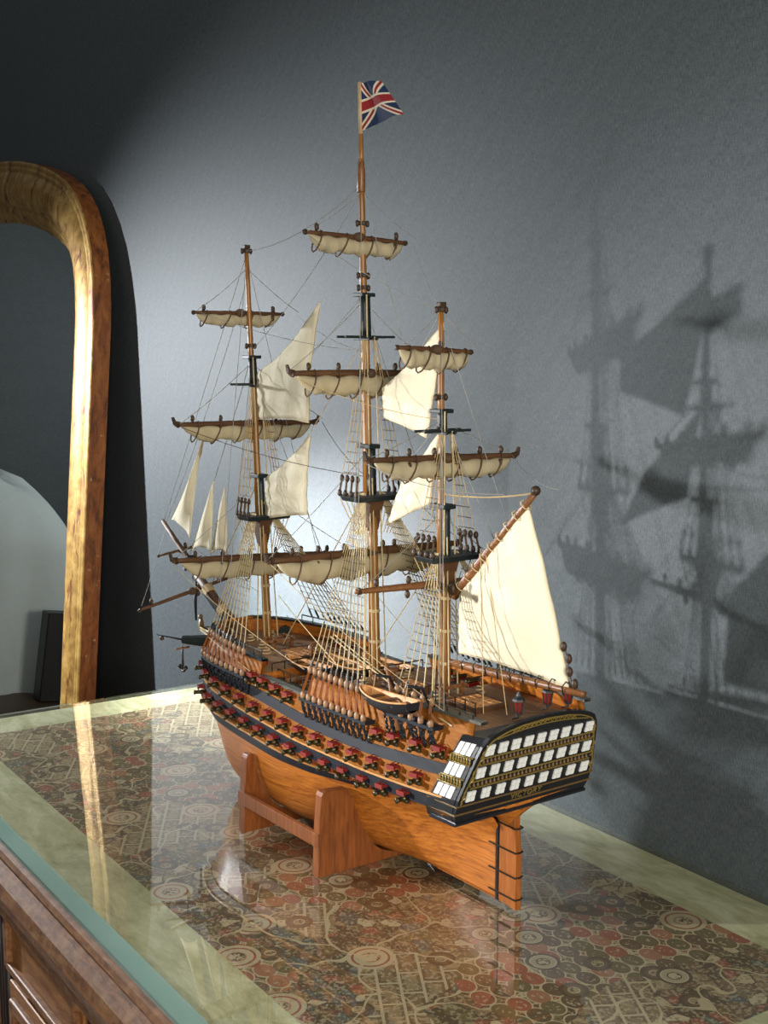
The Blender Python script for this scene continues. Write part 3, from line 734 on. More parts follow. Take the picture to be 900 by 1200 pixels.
# ---------------- masts
def seg(k, z0, z1, r0, r1, dl, mat, name, n=12, parent=None):
    return MB().tube([(ml_at(k, z0 + (z1 - z0) * i / 4) + dl, 0, z0 + (z1 - z0) * i / 4) for i in range(5)], [r0 + (r1 - r0) * i / 4 for i in range(5)], n).build(name, mat, parent or ship, True)
SPEC = {  # lower head cap, crosstree z, cap2 z, truck z, radii, top half length
    'fore': (.575, .741, .790, .986, (.0080, .0064, .0048), .046),
    'main': (.650, .823, .889, 1.100, (.0092, .0074, .0056), .052),
    'mizzen': (.572, .684, .713, .8665, (.0080, .0062, .0050), .048)}
for k, (cap, ct, cap2, tk, (r1, r2, r3), hl) in SPEC.items():
    zt_ = TOPS[k]; foot = MASTS[k][0][1]
    low = seg(k, foot, zt_, r1, r1 * .88, 0, 'mast_wood', 'lower_mast')
    seg(k, zt_, cap, r1 * .85, r1 * .75, 0, 'dark_green', 'masthead', parent=low)
    MB().box((ml_at(k, cap) + .008, 0, cap), (.036, .022, .007)).build('mast_cap', 'dark_green', low, bevel=.001)
    # bands and wedges
    for z in (foot + .008, foot + .06, foot + .11, foot + .16): MB().lathe((ml_at(k, z), 0, z), (0, 0, 1), [(0, r1 * 1.0), (.001, r1 * 1.1), (.004, r1 * 1.1), (.005, r1 * 1.0)], 12).build('mast_band', 'rope_tan' if z > foot + .02 else 'block_brown', low)
    # cheeks under the top
    m = MB(); c0 = ml_at(k, zt_)
    m.add([(c0 - .004, -r1, zt_ - .055), (c0 + .004, -r1, zt_ - .055), (c0 + .004, r1, zt_ - .055), (c0 - .004, r1, zt_ - .055), (c0 - .015, -.014, zt_ - .004), (c0 + .015, -.014, zt_ - .004), (c0 + .015, .014, zt_ - .004), (c0 - .015, .014, zt_ - .004)], [(0, 1, 2, 3), (4, 5, 6, 7), (0, 1, 5, 4), (1, 2, 6, 5), (2, 3, 7, 6), (3, 0, 4, 7)])
    m.build('mast_cheeks', 'spar_wood', low)
    # the top: D-shaped platform
    P = [(-hl * .62, -hl), (hl * .30, -hl), (hl * .62, -hl * .72), (hl * .78, -hl * .3), (hl * .82, 0), (hl * .78, hl * .3), (hl * .62, hl * .72), (hl * .30, hl), (-hl * .62, hl)]
    top = MB().prism(P, lambda p: (c0 + p[0] * .92, p[1] * .92, zt_ - .005), lambda p: (c0 + p[0], p[1], zt_ + .003)).build('top_platform', 'dark_green', ship, bevel=.001)
    # deadeyes and topmast shrouds on the top
    for s_ in (1, -1):
        for i in range(4):
            l = c0 - hl * .5 + hl * .30 * i; A = Vector((l, s_ * hl * .93, zt_ + .007)); Tt = Vector((ml_at(k, ct) + (l - c0) * .2, s_ * .008, ct)); d_ = (Tt - A).normalized()
            block_shape(MB(), A, .0052).build('deadeye', 'block_brown', top, True)
            block_shape(MB(), A + d_ * .024, .0052).build('deadeye', 'block_brown', top, True)
            m = MB(); m.tube([A, A + d_ * .024], .0020, 4); m.build('lanyard', 'rope_brown', top)
            MB().tube([A + d_ * .024, Tt], .00075, 4).build('topmast_shroud', 'rope_tan', ship)
            B = Vector((ml_at(k, zt_ - .07), s_ * (.024 if k != 'mizzen' else .018), zt_ - .060))
            MB().tube([A - Vector((0, 0, .008)), B + Vector((l - c0, 0, 0)) * .5], .0009, 4).build('futtock_shroud', 'rope_tan', ship)
        m = MB()
        for q in range(9):
            z = zt_ + .04 + q * .0115 * 1.4
            f_ = (z - zt_) / (ct - zt_)
            if f_ > .93: break
            y = s_ * (hl * .93 * (1 - f_) + .008 * f_); m.tube([(c0 + (-hl * .5) * (1 - f_ * .8), y, z), (c0 + (hl * .4) * (1 - f_ * .8), y, z)], .0006, 4)
        m.build('topmast_ratlines', 'rope_brown', ship)
    # topmast, crosstrees, topgallant
    tm = seg(k, zt_ - .006, cap2, r2 * 1.1, r2 * .85, .011, 'mast_wood', 'topmast')
    m = MB(); c1 = ml_at(k, ct) + .009
    for dl in (-.012, .012): m.box((c1 + dl, 0, ct), (.0035, hl * 1.9, .004), Matrix.Rotation(.04, 3, 'Z'))
    for dy in (-.008, .008): m.box((c1, dy, ct - .003), (.042, .0035, .004))
    m.build('crosstrees', 'dark_green', tm, bevel=.0008)
    seg(k, ct + .002, cap2 - .001, r2 * 1.25, r2 * 1.15, .010, 'dark_green', 'topmast_head', parent=tm)
    MB().box((ml_at(k, cap2) + .012, 0, cap2), (.026, .026, .006)).build('topmast_cap', 'dark_green', tm, bevel=.001)
    tg = seg(k, ct, tk, r3 * 1.15, r3 * .8 if k != 'main' else r3 * .75, .0135 if k != 'x' else 0, 'mast_wood', 'topgallant_mast')
    # collar blocks
    for z in ([tk - .006, cap2 + .02] if k != 'main' else [tk - .10, cap2 + .03, tk - .20]):
        for s_ in (1, -1): block_shape(MB(), (ml_at(k, z) + .0135, s_ * (r3 + .004), z), .0048).build('mast_block', 'block_brown', tg, True)
        MB().lathe((ml_at(k, z) + .0135, 0, z - .003), (0, 0, 1), [(0, r3), (.001, r3 * 1.35), (.006, r3 * 1.35), (.007, r3)], 10).build('mast_collar', 'block_brown', tg)
    if k != 'main': MB().box((ml_at(k, tk) + .0135, 0, tk + .002), (.010, .012, .007)).build('truck', 'block_brown', tg, bevel=.001)
    # fat lines down the mast (halyards)
    for dy, dl, ztop in ((.014, -.012, cap2), (-.013, -.014, ct), (.009, -.020, zt_ + .03), (-.004, .022, ct), (.020, .004, zt_ - .05)):
        MB().tube([(ml_at(k, ztop) + dl * .4, dy * .5, ztop), (ml_at(k, foot) + dl, dy, foot + .012)], .0011, 5).build('halyard', 'rope_pale', ship)

# main pole, wrapped joint and flag
zz = 1.094
MB().tube([(.3700, 0, .985 + .08), (.3715, 0, 1.148)], [.0040, .0030], 8).build('flag_pole', 'mast_wood', ship, True)
MB().lathe((.3706, 0, 1.048), (0, 0, 1), [(0, .006), (.002, .0068), (.022, .0068), (.030, .0066), (.045, .0052), (.05, .0035)], 10).build('pole_wrapping', 'boom_wood', ship, True)
fp = MB().tube([(.3715, 0, 1.138), (.3745, 0, 1.2165)], .0035, 8).build('flag_sleeve', 'flag_pole', ship, True)
# union flag, cloth hanging in folds: each vertex takes its colour from the design
def flag():
    NX, NY = 60, 60; W_, H_ = .080, .068
    t = NT('union_flag'); at = t.n('ShaderNodeAttribute', {'attribute_name': 'flag_colour'})
    t.bsdf(at.outputs[0], .8); M['union_flag'] = t.m
    vs, fs, cols = [], [], []
    Bc, Wc, Rc = srgb(28, 48, 84), srgb(226, 214, 190), srgb(150, 34, 40)
    for j in range(NY + 1):
        for i in range(NX + 1):
            u, v_ = i / NX, j / NY
            # bottom corner hangs out further than the top one
            reach = .030 + .078 * (1 - v_) ** 1.0
            x = .374 - .002 * v_ - 0.0 - reach * u
            y = -.010 * math.sin(u * 5.5 + v_ * 1.5) * u - .012 * u
            z = 1.141 + (H_ + .006) * v_ + .0045 * math.sin(u * 3.1) * (1 - v_) + .018 * u * (1 - v_) - .006 * (1 - v_) * u
            vs.append((x, y, z))
    def colr(u, v_):
        X, Y = (u - .5) * 2, (v_ - .5) * 2
        if abs(Y) < .19: return Rc
        if abs(Y) < .30: return Wc
        d = min(abs(X - Y), abs(X + Y)) / 1.414
        return Rc if d < .05 else Wc if d < .15 else Bc
    for j in range(NY):
        for i in range(NX):
            a = j * (NX + 1) + i; fs.append((a, a + 1, a + NX + 2, a + NX + 1)); cols.append(colr((i + .5) / NX, (j + .5) / NY))
    me = bpy.data.meshes.new('flag'); me.from_pydata(vs, [], fs); me.materials.append(M['union_flag'])
    ca = me.color_attributes.new('flag_colour', 'FLOAT_COLOR', 'CORNER')
    for pi, p in enumerate(me.polygons):
        for li in p.loop_indices: ca.data[li].color = (*cols[pi], 1)
    o = bpy.data.objects.new('flag', me); COL.objects.link(o); o.parent = ship
    md = o.modifiers.new('solid', 'SOLIDIFY'); md.thickness = .0006; md.offset = 0
flag()

# ---------------- yards and furled sails
def yard(name, l, yp, ys, zp, zs_, r, sail=0.0, horn=False, blocks=3, seed=0, lead=.010, dl=0.0, mat='spar_wood'):
    rnd = random.Random(seed)
    def P(t): y = yp + (ys - yp) * t; return Vector((l + lead + dl * (t - .5), y, zp + (zs_ - zp) * t))
    n = 16
    Y = MB().tube([P(i / n) for i in range(n + 1)], [r * (.55 + .45 * math.sin(math.pi * min(max(i / n, .0), 1)) ** .6) for i in range(n + 1)], 10).build(name, mat, ship, True)
    L = abs(ys - yp)
    if sail:
        rows = []; N = 48
        for i in range(N + 1):
            t = .05 + .90 * i / N; c = P(t)
            env = min(1, math.sin(math.pi * (t - .05) / .9) * 2.6) ** .6 if 0 < i < N else .12
            g = 1 + .07 * math.sin(t * L * 95 + seed) + .04 * math.sin(t * L * 230 + seed * 2)
            hh = sail * env * g; ww = sail * .40 * env * (1 + .1 * math.sin(t * 50)); row = []
            for j in range(14):
                a = 2 * math.pi * j / 14
                row.append((c.x + ww * math.cos(a) - ww * .15, c.y, c.z - r * .6 - hh * .5 + hh * .5 * math.sin(a) + .06 * hh * math.sin(3 * a + t * 40)))
            rows.append(row)
        m = MB().grid(rows, True); m.f += [tuple(range(14)), tuple(len(m.v) - 14 + q for q in range(14))]
        m.build('furled_sail', 'furled', Y, True)
        ng = 6 if L > .24 else 4
        for i in range(ng):
            t = .14 + .72 * i / (ng - 1); c = P(t); env = min(1, math.sin(math.pi * (t - .05) / .9) * 2.6) ** .6; hh = sail * env * 1.13; sk = .020 * (1 if i % 2 else .7)
            pts = []
            for j in range(13):
                a = 2 * math.pi * j / 12; f_ = (1 - math.sin(a)) / 2
                pts.append((c.x + (sail * .44 * env + .001) * math.cos(a) - .001, c.y + sk * (f_ - .3), c.z + r - (hh + r * 1.6 + .002) * f_))
            MB().tube(pts, .0013, 5, False).build('gasket', 'rope_brown', Y)
    for i in range(blocks):
        t = (.12 + .76 * i / max(blocks - 1, 1)) if blocks > 1 else .5
        if abs(t - .5) < .04: t += .07
        c = P(t); block_shape(MB(), c + Vector((rnd.uniform(-.003, .003), 0, r + .0045)), .0055).build('block', 'block_brown', Y, True)
        if i % 2: block_shape(MB(), c + Vector((-.006, .006, -r - .004)), .0055).build('block', 'block_brown', Y, True)
    for t in (.02, .98):
        c = P(t); MB().lathe(c - Vector((0, .003, 0)), (0, 1, 0), [(0, r * .5), (.001, r * .95), (.005, r * .95), (.006, r * .5)], 8).build('yard_band', 'block_brown', Y)
    if horn:
        for t, s_ in ((0, 1), (1, -1)):
            c = P(t); MB().tube([c + Vector((0, -s_ * .010, .001)), c + Vector((0, s_ * .001, .003)), c + Vector((0, s_ * .004, .013))], [.0040, .0045, .0028], 6).build('boom_iron', 'block_brown', Y)
    MB().ball((P(.5).x - lead * .5, P(.5).y, P(.5).z), (.012, .010, .008), 8, 6).build('yard_parrel', 'rope_brown', Y, True)
    return Y
yard('topgallant_yard', .728, .110, -.082, .869, .869, .0042, .020, seed=1, blocks=2)
yard('topsail_yard', .712, .155, -.143, .672, .667, .0058, .026, True, 5, 2)
yard('course_yard', .668, .186, -.180, .437, .417, .0068, .030, True, 6, 3, lead=.014)
yard('topgallant_yard', .358, .110, -.090, .982, .974, .0046, .024, seed=4, blocks=2, lead=.012)
yard('topsail_yard', .342, .148, -.146, .767, .764, .0062, .030, True, 5, 5)
yard('course_yard', .334, .192, -.190, .481, .477, .0072, .034, True, 7, 6, lead=.016)
yard('topgallant_yard', .158, .084, -.060, .806, .799, .0042, .026, seed=7, blocks=1)
yard('topsail_yard', .156, .136, -.150, .646, .640, .0056, .026, True, 6, 8)
yard('crossjack_yard', .156, .156, -.150, .459, .450, .0058, 0, False, 5, 9, mat='boom_wood')
# ---------------- bowsprit
bs_pts = [(.745, .262), (.839, .2993), (.897, .3309), (.967, .3656), (1.030, .4032), (1.094, .4440)]
bow = MB().tube([(l, 0, z) for l, z in bs_pts[:4]], [.0105, .0100, .0090, .0078], 12).build('bowsprit', 'spar_wood', ship, True)
MB().tube([(l + .002, 0, z + .011) for l, z in [(.93, .3500), (.967, .3656), (1.030, .4005), (1.092, .438)]], [.0050, .0055, .0052, .0042], 10).build('jib_boom', 'spar_wood', ship, True)
MB().box((.975, 0, .376), (.008, .022, .034), Matrix.Rotation(-.5, 3, 'Y')).build('bowsprit_cap', 'dark_green', bow, bevel=.001)
for l, z in bs_pts[1:3]: MB().lathe((l, 0, z), (.9, 0, .45), [(-.010, .0102), (-.009, .0118), (.009, .0118), (.010, .0102)], 10).build('bowsprit_lashing', 'rope_tan', bow)
MB().box((.865, .008, .3115), (.095, .006, .012), Matrix.Rotation(-.50, 3, 'Y')).build('bowsprit_rail', 'wale_black', bow)
yard('spritsail_yard', .935, .135, -.100, .300, .352, .0040, 0, False, 3, 11, lead=.0)
yard('sprit_topsail_yard', 1.02, .050, -.060, .388, .405, .0030, 0, False, 1, 12, lead=.0)
MB().tube([(.948, .0, .345), (.952, .002, .300), (.950, .002, .262)], [.0028, .0036, .0022], 8).build('dolphin_striker', 'wale_black', ship, True)
# beakhead
m = MB(); rows = []
for l, z, h, yw in ((.785, .225, .070, .030), (.82, .232, .046, .020), (.85, .236, .030, .013), (.885, .237, .022, .008), (.915, .240, .018, .006), (.93, .246, .014, .004)):
    rows.append([(l, yw, z + h * .5), (l, yw * 1.15, z), (l, yw * .3, z - h * .5), (l, -yw * .3, z - h * .5), (l, -yw * 1.15, z), (l, -yw, z + h * .5)])
m.grid(rows, True); m.f += [tuple(range(6)), tuple(len(m.v) - 6 + q for q in range(6))]
bk = m.build('beakhead', 'dark_green', ship)
MB().ball((.932, 0, .256), (.008, .005, .014), 8, 8).ball((.934, 0, .272), .0055, 8, 6).build('figurehead', 'dull_gold', bk, True)
for s_ in (1, -1):
    m = MB(); m.tube([(.79, s_ * .040, .262), (.83, s_ * .026, .258), (.88, s_ * .014, .254), (.925, s_ * .006, .252)], .0016, 6); m.tube([(.79, s_ * .038, .248), (.83, s_ * .024, .246), (.88, s_ * .013, .245), (.925, s_ * .006, .247)], .0014, 6)
    m.build('head_rail', 'gold', bk, True)
# catheads, anchors
for s_ in (1, -1):
    A = Vector((.728, s_ * .070, .268)); B = Vector((.782, s_ * .118, .269))
    ct_ = MB().tube([A, A.lerp(B, .35), B], [.0125, .0120, .0078], 8).build('cathead', 'dark_green', ship)
    MB().tube([B, B + Vector((.055, s_ * .026, .003))], [.0022, .0007], 6).build('cathead_spike', 'iron', ct_)
    MB().ball(B + Vector((.044, s_ * .021, -.002)), .0045, 8, 6).build('cathead_block', 'block_brown', ct_, True)
    c = Vector((.768, s_ * .126, .260))
    MB().tube([B + Vector((-.004, 0, -.004)), c], .0006, 4).build('anchor_line', 'rope_brown', ct_)
    an = MB().tube([c, c - Vector((0, 0, .046))], [.0016, .0024], 6)
    k0 = c - Vector((0, 0, .046)); an.tube([k0 + Vector((.012 * math.sin(a), 0, .012 * (1 - math.cos(a)))) for a in np.linspace(-1.2, 1.2, 11)], [.0010, .0026, .0026, .0026, .0028, .0030, .0028, .0026, .0026, .0026, .0010], 6)
    for q in (1, -1): an.box(k0 + Vector((q * .0112, 0, .0078)), (.002, .007, .007), Matrix.Rotation(q * -.6, 3, 'Y'))
    an = an.build('anchor', 'iron', ship, True)
    MB().tube([c + Vector((0, -.014, -.003)), c + Vector((0, .014, -.003))], .0020, 6).build('anchor_stock', 'boom_wood', an, True)

# ---------------- loose sails
def sailcloth(name, corners, bulge=.006, drape=None, n=18, mat='sail', y0=0.0, edge=(0, 0, 0, 0)):
    # corners (l,z) around the sail: top, ... bilinear patch with rounded edges, belly to one side
    A, B, C_, D_ = [Vector((c[0], y0 + (c[2] if len(c) > 2 else 0), c[1])) for c in corners]
    rows = []
    for i in range(n + 1):
        v = i / n; row = []
        for j in range(n + 1):
            u = j / n
            p = (A * (1 - u) + B * u) * (1 - v) + (D_ * (1 - u) + C_ * u) * v
            ab, bc, cd, da = (B - A), (C_ - B), (D_ - C_), (A - D_)
            # pull edges in (hollow) by fractions
            mid = (A + B + C_ + D_) / 4
            k = edge[0] * (1 - v) ** 2 * 4 * u * (1 - u) + edge[1] * u ** 2 * 4 * v * (1 - v) + edge[2] * v ** 2 * 4 * u * (1 - u) + edge[3] * (1 - u) ** 2 * 4 * v * (1 - v)
            p = p + (mid - p) * k
            p.y += bulge * 16 * u * (1 - u) * v * (1 - v) + .0009 * math.sin(u * 17 + v * 5) + .0007 * math.sin(v * 23 - u * 9)
            row.append(tuple(p))
        rows.append(row)
    o = MB().grid(rows).build(name, mat, ship, True, solid=.0009)
    # bolt rope round the edge
    b = rows[0] + [r[-1] for r in rows[1:]] + list(reversed(rows[-1][:-1])) + [r[0] for r in reversed(rows[:-1])]
    MB().tube(b, .0008, 4).build('bolt_rope', 'rope_pale', o)
    return o
sailcloth('staysail', [(.497, .878), (.490, .884), (.525, .680), (.700, .678)], .006, edge=(0, .06, .05, .0)) if False else None
sailcloth('staysail', [(.6975, .762), (.4905, .884), (.527, .679), (.700, .677)], .007, edge=(.22, .10, .07, .0))
sailcloth('staysail', [(.673, .573), (.525, .657), (.5345, .520), (.677, .4975)], .006, edge=(.10, .05, .04, .0))
sailcloth('staysail', [(.313, .744), (.163, .842), (.201, .671), (.311, .697)], .006, edge=(.12, -.05, .03, .0))
sailcloth('staysail', [(.262, .600), (.170, .684), (.190, .573), (.304, .527)], .006, edge=(.10, .05, .04, .0))
# jibs ahead of the foremast
def jib(P, bulge, y0, neck):
    A, B, C_ = [Vector((p[0], y0, p[1])) for p in P]; n = 14; rows = []
    for i in range(n + 1):
        v = i / n; row = []
        a = A.lerp(B, v); b = A.lerp(C_, v); wdt = v ** neck
        mid = (a + b) / 2
        for j in range(9):
            u = j / 8; p = a.lerp(b, u); p = mid + (p - mid) * (wdt / max(v, .02)) if v < 1 else p
            p = p + Vector((0, bulge * math.sin(math.pi * u) * math.sin(math.pi * v) + .002 * math.sin(u * 9 + v * 4), .010 * 4 * u * (1 - u) * v ** 6)); row.append(tuple(p))
        rows.append(row)
    o = MB().grid(rows).build('jib', 'sail', ship, True, solid=.0009)
    MB().tube([r[0] for r in rows], .0009, 4).build('bolt_rope', 'rope_tan', o)
jib([(.909, .630), (1.058, .455), (.972, .424)], .010, 0, 1.7)
jib([(.861, .551), (.962, .402), (.880, .410)], .008, .004, 1.15)
jib([(.828, .541), (.893, .403), (.824, .411)], .008, -.002, 1.05)
MB().tube([(.909, 0, .632), (.925, 0, .60), (.955, .001, .56), (.985, .002, .515)], [.0022, .0034, .0030, .0018], 6).build('jib_halyard', 'rope_tan', ship, True)
# spanker with gaff and boom
G0, G1 = Vector((.134, 0, .440)), Vector((-.040, 0, .611))
gf = MB().tube([G0.lerp(G1, i / 6) for i in range(7)], [.0070, .0072, .0068, .0062, .0055, .0048, .0042], 10).build('gaff', 'boom_wood', ship, True)
MB().ball(G1 + Vector((-.002, .003, .002)), .007, 8, 6).build('gaff_block', 'block_brown', gf, True)
MB().ball(G0 + Vector((-.004, .007, .012)), (.008, .006, .010), 8, 6).build('gaff_block', 'block_brown', gf, True)
B0, B1 = Vector((.140, 0, .338)), Vector((-.138, 0, .351))
bo = MB().tube([B0.lerp(B1, i / 6) for i in range(7)], [.0055, .0066, .0066, .0064, .006, .0054, .0042], 10).build('spanker_boom', 'boom_wood', ship, True)
for i in range(9):
    c = B0.lerp(B1, .12 + .095 * i); MB().tube([c + Vector((0, .006, -.006)), c + Vector((0, .008, .006)), c + Vector((-.004, .005, .013)), c + Vector((-.008, .003, .011))], .0010, 5).build('boom_hook', 'iron', bo)
for i in range(4): block_shape(MB(), Vector((-.120 + .006 * i, .004 * (i % 2), .361 + .016 * i)), .0062).build('boom_block', 'block_brown', bo, True)
sp = sailcloth('spanker', [(.119, .452), (-.022, .592), (-.110, .352), (.123, .356)], .012, n=30, edge=(-.02, -.06, .05, .0))
for i in range(9):
    c = G0.lerp(G1, .10 + .098 * i); d = (G1 - G0).normalized()
    MB().tube([c + (Vector((math.sin(a) * .0 , math.cos(a) * .0085, 0)) + Vector((d.z, 0, -d.x)) * math.sin(a) * .0085) for a in np.linspace(0, 6.28, 9)], .0010, 4, False).build('sail_lacing', 'rope_pale', gf)

# ---------------- standing and running lines
def rope(a, b, sag=.0, r=.0006, mat='rope_grey', name='stay'):
    a, b = Vector(a), Vector(b); n = 8 if sag else 1
    MB().tube([a.lerp(b, i / n) - Vector((0, 0, sag * 4 * (i / n) * (1 - i / n))) for i in range(n + 1)], r, 4).build(name, mat, ship)
def mp(k, z, y=0.0, d=.0135): return (ml_at(k, z) + d, y, z)
rope(mp('fore', .98), mp('main', 1.06), .02); rope(mp('fore', .80), mp('main', 1.05), .015)
rope(mp('fore', .93), (1.085, 0, .44), .02); rope(mp('fore', .79), (.985, 0, .38), .01, .0008); rope(mp('fore', .975), (1.09, .0, .445), .0)
rope(mp('fore', .56), (.90, 0, .33), 0, .0012, 'rope_tan'); rope(mp('main', .82), mp('fore', .51), .01, .0008, 'rope_tan'); rope(mp('main', .89), mp('fore', .69), .008)
rope(mp('main', .58), (.62, 0, .275), 0, .0012, 'rope_tan'); rope(mp('mizzen', .86), mp('main', .67), .01); rope(mp('mizzen', .70), mp('main', .56), .01)
rope(mp('mizzen', .50), mp('main', .30), 0, .001, 'rope_tan')
for s_ in (1, -1):
    rope(mp('fore', .97), (.64, s_ * .125, .30)); rope(mp('fore', .78), (.60, s_ * .135, .29), 0, .0007)
    rope(mp('main', 1.06), (.20, s_ * .13, .30)); rope(mp('main', .88), (.22, s_ * .135, .295), 0, .0007)
    rope(mp('mizzen', .85), (.02, s_ * .11, .31)); rope(mp('mizzen', .71), (.03, s_ * .11, .31), 0, .0007)
    # lifts and braces
    for k, zc_, zt2, yt, dd in (('fore', .869, .95, .105, .0), ('fore', .67, .78, .150, 0), ('fore', .43, .56, .18, 0), ('main', .978, 1.05, .105, 0), ('main', .766, .88, .143, 0), ('main', .48, .64, .188, 0), ('mizzen', .80, .86, .075, 0), ('mizzen', .643, .70, .138, 0), ('mizzen', .455, .56, .15, 0)):
        rope(mp(k, zt2), mp(k, zc_ + .004, s_ * yt), .004, .0006, 'rope_grey', 'lift')
    rope(mp('fore', .869, s_ * .10), mp('main', .80), .01, .0005, 'rope_grey', 'brace'); rope(mp('fore', .668, s_ * .148), mp('main', .60), .01, .0006, 'rope_brown', 'brace')
    rope(mp('fore', .43, s_ * .18), (.36, s_ * .12, .30), .01, .0006, 'rope_tan', 'brace'); rope(mp('main', .977, s_ * .10), mp('mizzen', .86), .01, .0005, 'rope_grey', 'brace')
    rope(mp('main', .765, s_ * .143), mp('mizzen', .70), .01, .0005, 'rope_tan', 'brace'); rope(mp('main', .48, s_ * .188), (.02, s_ * .11, .31), .01, .0006, 'rope_tan', 'brace')
    rope(mp('mizzen', .643, s_ * .14), (-.03, s_ * .05, .61), .012, .0005, 'rope_grey', 'brace')
    rope((.93, s_ * .13, .31), (1.08, 0, .438), .004, .0005, 'rope_grey', 'lift')
rope((-.118, .001, .352), (-.102, .002, .412), 0, .0011, 'rope_brown', 'block_line')
rope((-.04, 0, .61), mp('mizzen', .59), .006, .0011, 'rope_tan', 'gaff_lift'); rope((.06, .004, .52), (-.02, .03, .30), 0, .0008, 'rope_tan', 'sheet'); rope((.07, .004, .52), (.03, .03, .29), 0, .0008, 'rope_tan', 'sheet')
rope((.65, .134, .30), (.40, .120, .24), .004, .0009, 'rope_pale', 'tack_line')
rope((.33, .09, .355), (.005, .108, .292), .004, .0013, 'rope_pale', 'fore_sheet'); rope((.33, .084, .358), (.002, .102, .293), .006, .0013, 'rope_pale', 'fore_sheet')
rope((.60, .02, .37), (.33, .08, .31), .002, .0010, 'rope_pale', 'tack_line')

# ---------------- ship's boats
def boat(loc, L, W_, H_, rz=0.0, pitch=0.0, name='ships_boat'):
    n = 16; out, inn = [], []
    for i in range(n + 1):
        t = i / n; x = (t - .5) * L
        k = math.sin(math.pi * min(max(t * .86 + .13 if t < 1 else 1, 0), 1)) ** .6 if t < 1 else 0.0
        sh = .28 * H_ * (2 * t - 1) ** 2
        if t == 1: k = .02
        r_, q_ = [], []
        for j in range(9):
            a = math.pi * j / 8; r_.append((x, W_ / 2 * k * math.cos(a), sh - H_ * (math.sin(a) ** .8) * (.45 + .55 * k)))
            q_.append((x * .97, (W_ / 2 * k - .0022) * math.cos(a) if k > .1 else 0, sh + .0006 - (H_ - .004) * (math.sin(a) ** .8) * (.45 + .5 * k)))
        out.append(r_); inn.append(q_)
    b = MB().grid(out).build(name, 'ship_black', ship, True)
    b.location = loc; b.rotation_euler = (0, pitch, rz)
    m = MB().grid(inn); m.build('boat_lining', 'boat_wood', b, True)
    for s_ in (0, -1):
        m = MB(); m.tube([Vector(r[s_]) for r in out], .0016, 5); m.build('gunwale', 'boat_wood', b, True)
    m = MB(); m.box((-L / 2 + .001, 0, -.001), (.002, W_ * .50, H_ * .5)); m.build('boat_stern', 'ship_black', b)
    for q in (-.26, -.02, .22): MB().box((q * L, 0, -.0035), (L * .07, W_ * .86, .0018)).build('thwart', 'spar_wood', b)
    return b
boat((.088, .158, .322), .125, .040, .020, -.02, .03)
boat((.470, .045, .276), .120, .034, .016, .05)
boat((.430, -.010, .276), .135, .038, .018, -.03)
boat((.395, -.066, .276), .130, .036, .017, .02)
# davits for the quarter boat and skid beams for the deck boats
for l in (.050, .125):
    MB().tube([(l, .105, .300), (l, .125, .338), (l, .150, .345)], .0022, 6).build('davit', 'wale_black', ship, True)
    MB().tube([(l, .150, .345), (l, .156, .318)], .0007, 4).build('davit_line', 'rope_tan', ship)
for l in (.365, .41, .455):
    MB().box((l, 0, .2575), (.007, .19, .005)).build('skid_beam', 'deck_wood', ship)
# black iron brackets hanging under the quarter boat and at the poop
for l in (.035, .05, .065, .10, .115, .130):
    m = MB(); y = hb(l, .262)
    for q in range(5): m.ball((l + .001 * (q % 2), y + .012 - .002 * q, .290 - .0085 * q), (.0026, .0024, .0050), 6, 4)
    m.build('iron_chain', 'ship_black', ship, True)
# oars: slanting spars beside the mizzen channel
MB().tube([(.150, .112, .350), (.095, .132, .268)], .0032, 6).build('fender', 'boom_wood', ship, True)
# ---------------- deck furniture
def rail(pts, h=.014, name='deck_rail', mat='block_brown', posts=7):
    pts = [Vector(p) for p in pts]; m = MB(); m.tube([p + Vector((0, 0, h)) for p in pts], .0013, 5); R = m.build(name, mat, ship)
    for i in range(posts):
        t = i / (posts - 1) * (len(pts) - 1); k = min(int(t), len(pts) - 2); p = pts[k].lerp(pts[k + 1], t - k)
        MB().tube([p, p + Vector((0, 0, h))], .0010, 5).build('stanchion', 'dark_green', R)
def grating(c, sx, sy, z, nx, ny):
    m = MB()
    for i in range(nx + 1): m.box((c[0] - sx / 2 + sx * i / nx, c[1], z), (sx / nx * .38, sy, .004))
    for i in range(ny + 1): m.box((c[0], c[1] - sy / 2 + sy * i / ny, z + .0005), (sx, sy / ny * .38, .004))
    m.build('hatch_grating', 'boat_wood', ship)
    m = MB()
    for a, b in (((c[0], c[1] - sy / 2 - .003, z - .002), (sx + .01, .004, .010)), ((c[0], c[1] + sy / 2 + .003, z - .002), (sx + .01, .004, .010)), ((c[0] - sx / 2 - .003, c[1], z - .002), (.004, sy, .010)), ((c[0] + sx / 2 + .003, c[1], z - .002), (.004, sy, .010))): m.box(a, b)
    m.build('hatch_coaming', 'spar_wood', ship)
grating((.075, .005), .060, .052, .292, 6, 4); grating((.25, .0), .05, .045, .279, 5, 4); grating((.56, .0), .06, .05, .271, 5, 4)
rail([(.335, .088, .2555), (.49, .090, .2555)], posts=9); rail([(.335, -.088, .2555), (.49, -.090, .2555)], posts=9)
rail([(.162, -.10, .286), (.162, .10, .286)], posts=9); rail([(.337, -.10, .274), (.337, .10, .274)], posts=9); rail([(.492, -.10, .266), (.492, .10, .266)], posts=9)
rail([(.03, .045, .288), (.12, .045, .288)], .020, posts=5, mat='spar_wood')
for s_ in (1, -1): rail([(.50, s_ * .115, .290), (.60, s_ * .114, .290), (.70, s_ * .092, .292)], .012, posts=8, mat='grey_rail')
for s_ in (1, -1): rail([(-.03, s_ * .100, .307), (.155, s_ * .108, .307)], .008, posts=8, mat='grey_rail')
